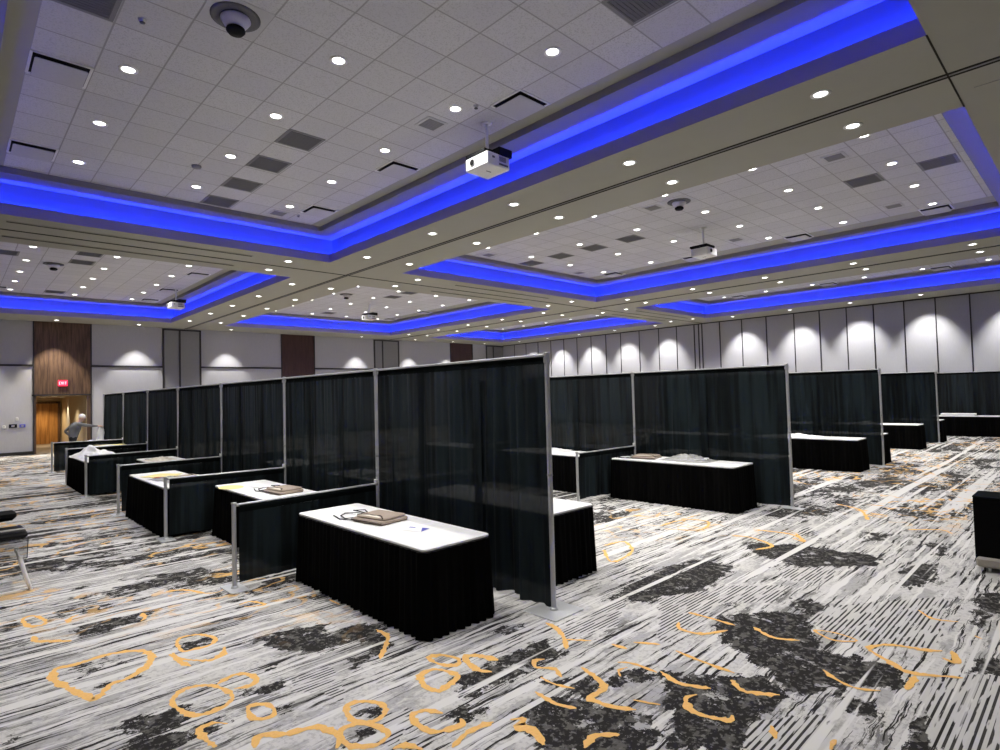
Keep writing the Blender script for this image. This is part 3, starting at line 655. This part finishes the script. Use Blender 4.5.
# projectors
pj=None
for lab,x,y,rz in [('white ceiling projector on a short pole in the nearest blue-lit recess',6.42,6.88,0),('white ceiling projector in the blue-lit recess at upper right',15.2,7.58,radians(90)),
        ('white ceiling projector at the corner of the far left recess',6.45,24.9,0),('white ceiling projector in the far middle recess',14.45,23.97,0)]:
    if pj is None:
        pj=thing('projector',lab,'projector',(x,y,T),rz,'ceiling projectors')
        b=MB(); b.rbox((0,0,-.70),(.50,.54,.21),.03,ch=.015); b.build('body',M['white'],pj)
        b=MB(); b.box((0,-.02,-.807),(.10,.016,.004)); b.build('bottom_slot',M['black'],pj)
        b=MB(); b.tube((-.245,.09,-.69),(-.262,.09,-.69),.06,n=20); ln=b.build('lens_barrel',M['greyp'],pj); b=MB(); b.tube((-.262,.09,-.69),(-.267,.09,-.69),.046,n=20); b.build('lens_glass',M['black'],ln)
        b=MB(); [b.box((.02+.025*k,-.272,-.69+.02),(.012,.006,.08)) for k in range(6)]; b.box((-.12,-.272,-.67),(.05,.006,.03)); b.box((.1,-.272,-.755),(.2,.006,.03)); b.build('side_vent',M['grille'],pj)
        b=MB(); b.box((.02,.02,-.57),(.44,.48,.045)); b.box((.03,0,-.525),(.26,.30,.06)); b.box((.15,-.14,-.535),(.28,.28,.13)); b.box((.02,.05,-.545),(.50,.46,.05)); [b.tube((sx*.13,sy*.15,-.6),(sx*.13,sy*.15,-.575),.012) for sx in(-1,1) for sy in(-1,1)]; b.build('mount_bracket',M['black'],pj)
        b=MB(); b.tube((0,0,-.50),(0,0,-.012),.026); b.build('pole',M['white'],pj)
        b=MB(); b.lathe([(.09,-.001),(.09,-.008),(.03,-.02)],n=20); b.build('ceiling_flange',M['white'],pj); bpy.context.view_layer.update()
    else: dup(pj,lab,(x,y,T),rz)
# ------------------------------------------------------------- pipe and drape
def post(x,y,h,label,group,plate=(.46,.46),lean=0):
    t=thing('drape_post',label,'post',(x,y,0),0,group)
    b=MB(); b.tube((0,0,.012),(0,0,h),.024,n=14); b.lathe([(.024,h),(.028,h-.002),(.028,h+.012),(.0,h+.015)],n=14); pl_=b.build('pole',M['chrome'],t)
    if h>2:
        inner=not ('first from' in label)
        b=MB(); b.tube((0,0,h*.52),(0,0,h*.52+.02),.028,n=14); b.build('collar',M['greyp'],pl_)
        b=MB()
        for k in range(4): a=k*pi/2; b.box((.03*cos(a),.03*sin(a),h-.06),(.012,.012,.05))
        b.build('slot_bracket',M['chrome'],pl_)
        
        if inner: b=MB(); b.rbox((-.03,0,.945),(.035,.05,.06),.008); b.build('rail_clip',M['white'],t)
    b=MB(); b.rbox((0,0,.006),(plate[0],plate[1],.01),.02,ch=.002); b.lathe([(.04,.011),(.035,.03),(.026,.035)],n=14); b.build('base_plate',M['plate'],t)
    return t
def bar(a,c,z,label,group,r=.019):
    b=MB(); b.tube((a[0],a[1],z),(c[0],c[1],z),r,n=10)
    o=b.build('crossbar',M['chrome'],None); tag(o,label,'crossbar',group); return o
_dm={}
def drape(a,c,z1,label,group,seed,z0=.03,amp=.05,nf=None):
    """pleated hanging cloth from plan point a to c, rod pocket at z1"""
    L=hypot(c[0]-a[0],c[1]-a[1]); key=(round(L,2),z1,seed%3,nf)
    if key not in _dm:
        rs=random.Random(seed%3*11+5); nu=int(L/.022); nv=9
        ph=[rs.random()*6.28 for _ in range(6)]; fr=[rs.uniform(.75,1.25) for _ in range(6)]
        W=nf or 2.6
        def off(u,t):
            f=1.0*sin(2*pi*W*u*fr[0]+ph[0]+.8*sin(2*pi*.7*u+ph[1]))+.6*sin(2*pi*W*2.1*u*fr[2]+ph[2]+sin(5*u))
            hi=.22*sin(2*pi*9*u+ph[3])
            return (f*(.35+.65*t)*(.65+.5*sin(2*pi*.45*u+ph[5]))+hi*(1-.8*t))
        rows=[]; rows0=[]
        for j in range(nv):
            t=j/(nv-1); z=(z1-.09)*(1-t)+(z0+.015*sin(3*t))*t
            rows.append([(u,off(u,t)*amp*(.4+.6*min(1,t*2.5))*min(1,.08+u/.16,.08+(L-u)/.16),z+(.012*sin(4*u+ph[4]) if j==nv-1 else 0)) for u in [L*i/nu for i in range(nu+1)]])
        b=MB(); 
        b.grid([[(p[0],.45*p[1]+dy,z1-dz) for p in rows[0]] for dy,dz in ((.0,.0),(-.021,.012),(-.021,.05),(-.008,.09))],1)
        b.grid([[(p[0],p[1]-.008*(1-k/(nv-1)),p[2]) for p in r] for k,r in enumerate(rows)],0)
        _dm[key]=b.mesh('drape',[M['drape'],M['hem']])
    o=link('drape',_dm[key]); o.location=(a[0],a[1],0); o.rotation_euler=(0,0,atan2(c[1]-a[1],c[0]-a[0])); return tag(o,label,'drape',group)
RN=['nearest drape row','second drape row','third drape row','fourth drape row','farthest drape row']
def row(r,X,Ys,nper=2,h=2.44):
    rn=RN[r]; 
    for k,y in enumerate(Ys): post(X,y,h,'tall silver upright post, %s from near end of the %s'%(ordn[k],rn),'tall posts of the '+rn, plate=(.42,.40) if r==0 else (.16,.34))
    for k in range(len(Ys)-1):
        a,c=Ys[k],Ys[k+1]; bar((X,a+.025),(X,c-.025),h-.012,'silver crossbar on top of the %s section of the %s'%(ordn[k],rn),'top crossbars of the '+rn,.014)
        for m in range(nper):
            y0=a+.03+(c-a-.06)*m/nper-(.07 if m else 0); y1=a+.03+(c-a-.06)*(m+1)/nper+(.07 if m<nper-1 else 0)
            part={2:['near half','far half'],1:['whole width'],3:['near third','middle third','far third']}[nper][m]
            drape((X-(.012 if m%2 else 0),y0),(X-(.012 if m%2 else 0),y1),h-.006,'tall sheer black drape, %s of the %s section of the %s'%(part,ordn[k],rn),'tall drapes of the '+rn,r*7+k*3+m)
Y1=[3.71,6.78,9.70,12.84,16.0,19.0,22.15,25.4]
row(0,4.17,Y1,3); row(1,10.35,[3.76,6.83,9.9,12.95]); row(2,16.85,[3.92,6.97,10.0]); row(3,24.35,[4.02,7.05,10.1]); row(4,28.95,[-1.0,2.03,5.06,8.1])
def rail(X0,Y,X1,Yf,label,rn,dr=True,z=.93):
    """low side rail from the backdrop post to a short front post"""
    post(X1,Yf,z,'short silver front post, '+label,'short rail posts of the '+rn,plate=(.20,.36))
    s=1 if X1<X0 else -1
    bar((X0-s*.03,Y),(X1+s*.025,Yf),z-.02,'silver crossbar, '+label,'low crossbars of the '+rn,.017)
    if dr: drape((X1+s*.05,Yf) if s>0 else (X0+.05,Y),(X0-.05,Y) if s>0 else (X1-.05,Yf),z-.014,'short black drape, '+label,'short drapes of the '+rn,int(Y*3),amp=.032,z0=.05)
fr=[(6.78,2.30,6.72),(9.70,2.40,9.90),(12.84,2.32,12.8),(16.0,2.26,15.85),(19.0,2.28,18.95),(22.15,2.36,22.6)]
pl=['between the first and second tables','between the second and third tables','between the third and fourth tables','before the table heaped with white cloth','just beyond the white cloth heap','in front of the person in the grey shirt']
for k,(yb,xf,yf) in enumerate(fr): rail(4.17,yb,xf,yf,'low side rail '+pl[k],RN[0])
for k,yb in enumerate((6.78,9.7,12.84)): rail(4.17,yb,6.0,yb,'low rail behind %s post of nearest drape row'%ordn[k+1],'right side of the nearest drape row')
rail(10.35,6.83,8.50,6.88,'low side rail left of the long second row table',RN[1]); rail(10.35,9.9,8.5,9.9,'low side rail farther back in the second booth row',RN[1])
rail(10.35,6.83,12.2,6.83,'low side rail behind the second drape row','back of the second drape row')
rail(16.85,6.97,15.0,6.97,'low side rail of the third booth row',RN[2]); rail(24.35,7.05,22.5,7.05,'low side rail of the fourth booth row',RN[3])
# ------------------------------------------------------------- skirted tables
def skirted(L_,W_,label,loc,group):
    t=thing('skirted_table',label,'table',loc,0,group); H=.76
    b=MB(); b.rbox((0,0,H-.012),(W_,L_,.022),.05,ch=.004,n=6); b.build('tabletop',M['tabletop'],t)
    b=MB(); b.rbox((0,0,H-.036),(W_-.004,L_-.004,.022),.05,ch=.002,n=6); b.build('edge_band',M['edge'],t)
    r=.05; per=[]; w,l=W_/2-r,L_/2-r
    def arc(cx,cy,a0): return [(cx+r*cos(radians(a0+15*k)),cy+r*sin(radians(a0+15*k)),cos(radians(a0+15*k)),sin(radians(a0+15*k))) for k in range(7)]
    cor=[arc(w,l,0),arc(-w,l,90),arc(-w,-l,180),arc(w,-l,270)]
    for k in range(4):
        per+=cor[k]; a=cor[k][-1]; c=cor[(k+1)%4][0]; d=hypot(c[0]-a[0],c[1]-a[1]); n=int(d/.02)
        per+=[(a[0]+(c[0]-a[0])*i/n,a[1]+(c[1]-a[1])*i/n,a[2],a[3]) for i in range(1,n)]
    rs=random.Random(4); s=0; rows=[[] for _ in range(5)]; pv=per[-1]
    jit=[rs.uniform(-1,1) for _ in range(400)]
    for p in per:
        s+=hypot(p[0]-pv[0],p[1]-pv[1]); pv=p
        for j in range(5):
            t_=j/4; am=.006+.016*t_; o=am*(sin(2*pi*s/.085)+.5*sin(2*pi*s/.21+1)+.3*jit[int(s/.1)%400]); rows[j].append((p[0]+p[2]*(o+.012+.02*t_),p[1]+p[3]*(o+.012+.02*t_),(H-.03)*(1-t_)+.006*t_))
    b=MB(); b.grid(rows[::-1],0,True,True); b.build('skirt',M['skirt'],t)
    bpy.context.view_layer.update(); return t
G='white-topped tables with black skirts'
T0=skirted(2.44,.77,'white-topped black skirted table closest to the camera, tan tote bag and blue card on it',(3.31,5.27,0),G)
for lab,x,y in [('second white-topped table on the left, with a yellow sheet and tan tote bag',3.40,8.42),('third white-topped table on the left, with yellow and red papers',2.81,11.27),
 ('fourth white-topped table on the left, with a folded grey bag',3.61,14.62),('white-topped table heaped with crumpled white cloth',2.69,17.45),('white-topped table with a tan paper pile beyond the white cloth heap',3.68,20.88),
 ('white-topped table right in front of the person in the grey shirt',3.69,23.95),
 ('black skirted table just behind the nearest drape end, on its right side',5.06,5.40),('second table behind the nearest drape row, seen through the cloth',5.2,8.3),('third table behind the nearest drape row, seen through the cloth',5.2,11.28),('fourth table behind the nearest drape row, seen through the cloth',5.2,14.4),
 ('long white-topped black skirted table of the second row with grey film pile',9.72,5.50),('table with white papers just left of the long table, behind a low rail',9.70,8.58),('table farther back in the second booth row',9.75,11.9),
 ('table behind the second drape row, seen faintly through it',11.13,5.4),('second table behind the second drape row',11.15,8.5),
 ('white-topped table of the third row with papers at its left end',15.85,5.33),('table behind the third drape row, its white corner just showing',17.62,5.27),('second table of the third booth row',15.9,8.5),
 ('white-topped table of the fourth row beside its silver end post',22.1,5.30),('table behind the fourth drape row, corner past the end post',24.95,5.22),
 ('table along the right wall with a long white box on it',28.1,3.75),('table along the right wall at the right edge of the photo',28.1,1.1),('second table of the fourth booth row',22.1,8.4)]:
    dup(T0,lab,(x,y,0))
# ------------------------------------------------------------- things on the tables
ZT=.7605
def tote(x,y,rz,label,film=True):
    t=thing('tote_bag',label,'bag',(x,y,ZT),rz,'folded tan tote bags'); t.scale=(1.2,1.12,.95)
    b=MB(); b.rbox((0,0,.022),(.40,.34,.044),.03,ch=.014); b.rbox((.0,.01,.056),(.37,.30,.024),.04,ch=.01,rot=.04); tb=b.build('body',M['tan'],t)
    b=MB(); pts=[(-.17+.34*k/10,-.125+.07*sin(pi*k/10)*(1+.3*sin(k)),.0705) for k in range(11)]
    b.path(pts,.006); b.path([(-.2,-.172,.022),(0,-.174,.024),(.2,-.172,.022)],.007); b.build('trim_cord',M['brown'],tb)
    b=MB(); b.grid([[(-.14+.28*k/10,-.12+.055*sin(pi*k/10)*(j),.0715-.004*(1-j)) for k in range(11)] for j in (0,1)],0,False); b.build('flap',M['cream'],tb)
    b=MB()
    for s_ in (0,1):
        z=.012+.014*s_; b.path([(-.18,-.12+.2*s_,z+.02),(-.30,-.16+.24*s_,z),(-.44,-.10+.2*s_,z),(-.50,0+.1*s_,z),(-.42,.08+.1*s_,z),(-.28,.1,z),(-.17,.11,z+.02)],.006)
    b.path([(-.16,-.16,.012),(-.34,-.19,.008),(-.52,-.12,.008)],.006); b.build('handle',M['black'],t)
    return t
tote(3.33,5.38,radians(-82),'folded tan tote bag with black handles on the table closest to the camera')
tote(3.45,8.10,radians(-86),'folded tan tote bag on the second table, behind the first low rail')
def sheets(x,y,rz,label,n=3,d=(.3,.42),m='paper',z=ZT,name='paper_sheets',cat='papers',spread=.05,group=None):
    b=MB(); rs=random.Random(int(x*100+y*10))
    for k in range(n): b.box((rs.uniform(-spread,spread),rs.uniform(-spread,spread),.002+.003*k),(d[0],d[1],.002),0,rs.uniform(-.3,.3))
    o=b.build(name,M[m],None); o.location=(x,y,z); o.rotation_euler=(0,0,rz); return tag(o,label,cat,group)
def film(x,y,rz,label,n=5,L_=.5,W_=.45,h=.05,m='greyp',name='plastic_wrap',cat='wrap',seed=1,z=ZT,sc_=5.,puff=None):
    """crumpled heap of film or cloth"""
    nu,nv=46,46; rows=[]
    for i in range(nu+1):
        u=-1+2*i/nu; r=[]
        for j in range(nv+1):
            v=-1+2*j/nv; rr=math.sqrt(u*u+v*v); ang=atan2(v,u); lim=1
            e=max(0,1-max(abs(u),abs(v))**3)
            q_=Vector((u*sc_*.5,v*sc_*.5,seed*7.3)); rd=1-abs(mnoise.noise(q_))*2
            prof=e*((.35+.65*max(0,1-rr)) if puff is None else puff(u,v))
            wob=1+.18*mnoise.noise((ang*1.5,seed,0))+.1*mnoise.noise((ang*5,seed,3))
            r.append((u*L_/2*wob,v*W_/2*wob,.002+max(0,h*prof*(.55+.45*rd)+h*.18*e*mnoise.noise(q_*2.7))))
        rows.append(r)
    b=MB(); b.grid(rows,0,True); o=b.build(name,M[m],None); o.location=(x,y,z); o.rotation_euler=(0,0,rz); return tag(o,label,cat)
sheets(3.42,5.95,0,'loose clear sheets beside the tote bag on the closest table',3,(.3,.44))
b=MB(); b.box((0,0,.001),(.17,.11,.002),0); b.face([(-.085,-.055,.003),(-.02,-.055,.003),(-.085,.055,.003)],1); b.face([(.03,-.052,.003),(.082,-.052,.003),(.082,-.03,.003),(.03,-.03,.003)],1)
o=b.build('info_card',[M['paper'],M['blue']]); o.location=(3.33,4.74,ZT); o.scale=(1.35,1.35,1); o.rotation_euler=(0,0,radians(110)); tag(o,'small white card with blue print lying on the closest table','card')
def ovl(x,y,label,rx=.17,ry=.24):
    b=MB(); b.lathe([(.0,.004),(.9,.004),(1,.001)],n=24); o=b.build('paper_plate',M['yellow']); o.location=(x,y,ZT); o.scale=(rx,ry,1); return tag(o,label,'paper')
ovl(3.12,9.22,'yellow paper oval at the far end of the second table')
sheets(3.55,8.85,.2,'white sheets at the far side of the tote on the second table',3)
sheets(2.78,11.75,.3,'pale yellow sheets on the third table',3,(.42,.5),'yellow'); sheets(2.72,11.28,.5,'rust red folder on the third table',2,(.12,.34),'red',ZT+.012,'folder','folder')
film(2.78,11.0,.2,'grey crumpled film bag on the third table, nearer the rail',L_=.46,W_=.75,h=.07,m='greyp',seed=3)
tt=tote(2.98,10.75,radians(100),'folded tan tote bag half hidden behind the rail on the third table')
film(3.55,14.85,.1,'folded beige grey bag on the fourth table',L_=.5,W_=1.15,h=.09,m='cream',seed=5); sheets(3.5,15.3,.2,'dark sheets under the grey bag end on the fourth table',2,(.3,.3),'brown')
film(2.72,17.75,.08,'large heap of crumpled white cloth on the table behind the fourth booth',L_=.86,W_=1.9,h=.25,m='paper',name='cloth_heap',cat='cloth',seed=8,sc_=4.,puff=lambda u,v:.25+.9*math.exp(-((u+.1)**2*2+(v+.0)**2*3.2)))
sheets(3.78,22.0,.2,'tan paper pile on the table beyond the white cloth heap',5,(.5,.9),'yellow',spread=.12); film(3.62,21.3,.2,'white crumpled wrap on the table beyond the cloth heap',L_=.4,W_=.9,h=.07,m='paper',seed=12)
film(3.62,24.3,0,'low white wrap on the table in front of the person',L_=.4,W_=1.1,h=.09,m='paper',seed=15)
film(9.78,5.35,0,'grey clear film pile on the long table of the second row',L_=.5,W_=.9,h=.14,m='greyp',seed=21); sheets(9.75,6.0,.1,'white sheets under the film on the long table of the second row',3); sheets(9.85,5.25,.3,'white sheets at the right of the film on the long table of the second row',4,(.3,.4),z=ZT+.03)
tote(9.70,6.15,radians(-80),'folded tan tote bag beside the grey film on the second row table')
film(9.95,8.75,0,'white paper heap on the table left of the long table',L_=.45,W_=.9,h=.06,m='paper',seed=23)
film(16.0,5.6,0,'white paper heap at the left end of the third row table',L_=.5,W_=1.1,h=.08,m='paper',seed=25); film(5.2,8.3,0,'film pile on the second table behind the nearest drapes',L_=.5,W_=.9,h=.08,m='greyp',seed=31)
film(11.2,5.6,0,'dark wrap pile on the table behind the second drape row',L_=.5,W_=.9,h=.10,m='greyp',seed=33); film(22.3,5.6,0,'white paper heap on the fourth row table',L_=.4,W_=.6,h=.08,m='paper',seed=27)
b=MB(); b.rbox((0,0,.045),(.42,1.05,.085),.02,ch=.006); o=b.build('cardboard_box',M['paper']); o.location=(28.1,4.0,ZT); tag(o,'long flat white box on the table along the right wall','box')
# ------------------------------------------------------------- sled chair, left edge
c=thing('sled_chair','black mesh-backed sled chair with chrome frame cut by the left photo edge','chair',(0,0,0))
CX,CY=.69,8.45
b=MB(); R_=.012
b.path([(CX-.09,CY,.37),(CX-.05,CY,.20),(CX,CY,.014),(CX-.10,CY+.0,.012),(CX-.55,CY,.012),(CX-.62,CY,.2),(CX-.66,CY,.45)],.021,n=8)
b.path([(CX-.09,CY+.55,.37),(CX-.05,CY+.55,.20),(CX,CY+.55,.014),(CX-.10,CY+.55,.012),(CX-.55,CY+.55,.012),(CX-.62,CY+.55,.2),(CX-.66,CY+.55,.45)],.013,n=8)
b.tube((CX-.09,CY,.37),(CX-.09,CY+.55,.37),.01); b.build('sled_frame',M['chromew'],c)
b=MB(); b.tube((CX-.09,CY,.345),(CX-.085,CY,.40),.02); b.tube((CX-.09,CY+.55,.345),(CX-.085,CY+.55,.40),.02); b.build('frame_cap',M['white'],c)
b=MB(); b.rbox((CX-.42,CY+.275,.62),(.80,.56,.08),.05,ch=.03); b.build('seat',M['black'],c)
b=MB(); b.grid([[(CX-.02-.01*j,CY-.005+.0*j,.60-.23*j) ,(CX-.85,CY-.005,.60-.23*j)] for j in (0,1)],0,False)
b.path([(CX-.03,CY-.005,.37),(CX-.85,CY-.005,.37)],.004,1); b.path([(CX-.02,CY-.005,.60),(CX-.03,CY-.005,.37)],.004,1); b.build('side_mesh',[M['mesh'],M['black']],c)
b=MB(); b.rbox((CX-.40,CY+.04,.69),(.72,.05,.022),.02,ch=.01); b.build('armrest',M['greyp'],c)
b=MB(); b.rbox((CX-.45,CY+.45,.80),(.72,.10,.12),.045,ch=.04); b.build('backrest',M['black'],c)
# ------------------------------------------------------------- black rolling case, right edge
c=thing('rolling_case','tall black padded case with taupe bumper bar cut by the right photo edge','case',(8.12,1.08,0))
b=MB(); b.rbox((.26,-.42,.43),(.46,.84,.72),.035,ch=.01); b.build('body',M['skirt'],c)
b=MB(); b.rbox((.015,-.42,.105),(.05,.82,.11),.024,ch=.024,n=5); b.build('bumper_bar',M['taupe'],c)
b=MB(); b.rbox((.26,-.42,.798),(.468,.848,.018),.038,ch=.004); b.build('top_lid',M['hem'],c)
for sx,sy in ((.06,-.12),(.46,-.12),(.06,-.74),(.46,-.74)):
    w=MB(); w.tube((sx,sy-.014,.034),(sx,sy+.014,.034),.034,n=16); w.box((sx,sy,.066),(.03,.045,.02),0); w.build('caster',M['plate'],c)
# ------------------------------------------------------------- person
def skin(chains,name):
    V,E,Rr=[],[],[]; idx={}
    def vid(p,r):
        k=tuple(round(a,4) for a in p)
        if k not in idx: idx[k]=len(V); V.append(p); Rr.append(r)
        return idx[k]
    for ch in chains:
        pv=None
        for (p,r) in ch:
            i=vid(p,r)
            if pv is not None and pv!=i: E.append((pv,i))
            pv=i
    me=bpy.data.meshes.new(name); me.from_pydata(V,E,[]); o=bpy.data.objects.new(name,me); COL.objects.link(o)
    md=o.modifiers.new('s','SKIN'); md.use_smooth_shade=True
    for i,r in enumerate(Rr):
        sv=me.skin_vertices[0].data[i]; sv.radius=(r,r) if not isinstance(r,tuple) else r; sv.use_root=(i==0)
    o.modifiers.new('u','SUBSURF').levels=2; o.modifiers['u'].render_levels=2
    bpy.context.view_layer.update(); dg=bpy.context.evaluated_depsgraph_get()
    m2=bpy.data.meshes.new_from_object(o.evaluated_get(dg)); bpy.data.objects.remove(o); return m2
PX,PY=3.10,24.3
def P(x,y,z): return (x,y,z)
pel=(P(0,0,.95),(.175,.155))
body=[[pel,(P(.02,0,1.10),(.185,.165)),(P(.06,0,1.25),(.20,.175)),(P(.12,0,1.37),(.175,.145)),(P(.17,0,1.46),.085),(P(.215,0,1.52),.066),(P(.255,0,1.59),.105),(P(.27,0,1.665),.10)],
 [pel,(P(0,.10,.88),.095),(P(.01,.11,.68),.082),(P(.0,.12,.48),.058),(P(-.02,.12,.28),.052),(P(-.03,.12,.09),.040),(P(.05,.13,.045),.042),(P(.15,.14,.032),.032)],
 [pel,(P(0,-.10,.88),.095),(P(-.02,-.11,.68),.082),(P(-.04,-.12,.48),.058),(P(-.10,-.12,.28),.052),(P(-.14,-.12,.09),.040),(P(-.06,-.13,.045),.042),(P(.04,-.14,.032),.032)],
 [(P(.12,0,1.37),(.175,.145)),(P(.14,-.17,1.41),.078),(P(.27,-.22,1.385),.062),(P(.40,-.22,1.355),.053),(P(.54,-.18,1.335),.045),(P(.68,-.14,1.325),.027),(P(.74,-.13,1.32),.030)],
 [(P(.12,0,1.37),(.175,.145)),(P(.10,.17,1.41),.078),(P(-.04,.24,1.30),.064),(P(-.17,.26,1.17),.054),(P(-.08,.20,1.07),.045),(P(.03,.14,1.0),.028),(P(.07,.12,.97),.03)]]
hand=lambda h,d,s:[[(h,.03)]+[(P(h[0]+d*.035*(1+.1*k)+0,h[1]+s*(-.026+.017*k),h[2]-.012),.011),(P(h[0]+d*(.065+.006*(k in(1,2))),h[1]+s*(-.028+.018*k),h[2]-.035),.0095),(P(h[0]+d*.06,h[1]+s*(-.028+.018*k),h[2]-.058),.008)] for k in range(4)] if 0 else []
h1=P(.74,-.13,1.32); fing=[]
for k in range(4):
    y_=h1[1]-.028+.0185*k; l=(.9,1.05,1,.8)[k]
    fing.append([(h1,.030),((h1[0]+.038,y_,h1[2]),.0115),((h1[0]+.038+.035*l,y_,h1[2]-.012),.010),((h1[0]+.045+.035*l,y_,h1[2]-.04),.0085)])
fing.append([(h1,.030),((h1[0]+.01,h1[1]-.04,h1[2]-.01),.012),((h1[0]+.035,h1[1]-.052,h1[2]-.03),.010)])
h2=P(.07,.12,.97)
for k in range(4):
    y_=h2[1]-.02+.012*k; fing.append([(h2,.03),((h2[0]+.03,y_+.01,h2[2]-.012-.017*k),.0115),((h2[0]+.065,y_,h2[2]-.02-.019*k),.0095),((h2[0]+.08,y_-.02,h2[2]-.03-.019*k),.0085)])
fing.append([(h2,.03),((h2[0]+.01,h2[1]-.01,h2[2]+.03),.012),((h2[0]+.03,h2[1]-.02,h2[2]+.045),.010)])
me=skin(body+fing,'person')
for k in ('skin','shirt','trouser','hairw','black'): me.materials.append(M[k])
for p in me.polygons:
    c_=p.center; m=1
    if c_.z<.98 and c_.x<.25 and not (c_.x>.045 and c_.y>.08 and c_.z>.85): m=2
    if c_.z<.075: m=4
    if c_.z>1.485 and .1<c_.x<.42: m=0
    if c_.x>.66 or (c_.x>.03 and c_.y>.075 and .85<c_.z<1.03 and False): m=0
    if (Vector(c_)-Vector(h2)).length<.05 or (c_.x>h2[0]+.02 and c_.y>.06 and .84<c_.z<1.05 and c_.x>.125): m=0
    p.material_index=m; p.use_smooth=True
for v in me.vertices: v.co.y*=1.30; v.co.x*=1.02
pr=thing('person','person in grey shirt leaning over a far table, arm out holding a white bag','person',(PX,PY,0))
bo=link('body',me,pr)
b=MB(); hc=Vector((.274,0,1.635))
b.lathe([(.001,.125),(.045,.117),(.083,.086),(.104,.038),(.107,.0),(.10,-.03)],c=(hc.x-.012,0,hc.z),n=20); b.build('hair',M['hairw'],pr)
b=MB(); b.lathe([(0,.014),(.008,.01),(.012,0),(.008,-.012),(0,-.016)],c=(hc.x+.098,0,hc.z-.02),n=10)
for s_ in (-1,1): b.lathe([(0,.028),(.01,.02),(.014,0),(.008,-.02),(0,-.026)],c=(hc.x-.005,s_*.094,hc.z-.02),n=10)
b.build('nose_and_ears',M['skin'],pr)
b=MB()
for s_ in (-1,1): b.lathe([(0,.009),(.008,.005),(.009,0),(.006,-.006),(0,-.009)],c=(hc.x+.083,s_*.033,hc.z+.005),n=10)
b.box((hc.x+.088,0,hc.z-.058),(.008,.045,.008)); b.build('eyes_and_mouth',M['brown'],pr)
# white plastic bag held by the person
b=MB(); rows=[]
for j,(z,rx) in enumerate(((1.31,.02),(1.27,.045),(1.20,.085),(1.08,.10),(.95,.085),(.86,.10),(.79,.12))):
    rows.append([((rx*(1+.18*sin(3*a+j)+.1*sin(7*a)))*cos(a),(rx*(1+.18*sin(3*a+j)))*sin(a),z) for a in [2*pi*k/24 for k in range(24)]])
b.grid(rows,0,True,True); o=b.build('plastic_bag',M['paper']); o.location=(PX+.76,PY-.17,0); tag(o,'limp white plastic bag held up by the person in grey','bag')
# ------------------------------------------------------------- camera, world, view
cam=bpy.data.cameras.new('camera'); co=bpy.data.objects.new('camera',cam); COL.objects.link(co); sc.camera=co
cam.sensor_width=36; cam.lens=579.646/1000*36; cam.clip_start=.05; cam.clip_end=200
fw=Vector((0.69051837,0.72259445,0.0322745)); Rt=Vector((0.72330826,-0.69001488,-0.0265446)); Up=Vector((-0.00308891,-0.04167395,0.99912649))
co.matrix_world=Matrix(((Rt.x,Up.x,-fw.x,0),(Rt.y,Up.y,-fw.y,0),(Rt.z,Up.z,-fw.z,CAM_H),(0,0,0,1)))
w=bpy.data.worlds.new('world'); sc.world=w; w.use_nodes=True; w.node_tree.nodes['Background'].inputs[0].default_value=(.02,.02,.02,1)
sc.view_settings.view_transform='Standard'; sc.view_settings.look='None'; sc.view_settings.exposure=0; sc.view_settings.gamma=1
sc.cycles.use_denoising=True; sc.cycles.max_bounces=6; sc.cycles.diffuse_bounces=4; sc.cycles.glossy_bounces=2; sc.cycles.transparent_max_bounces=12
sc.cycles.sample_clamp_indirect=6; sc.cycles.caustics_reflective=False; sc.cycles.caustics_refractive=False
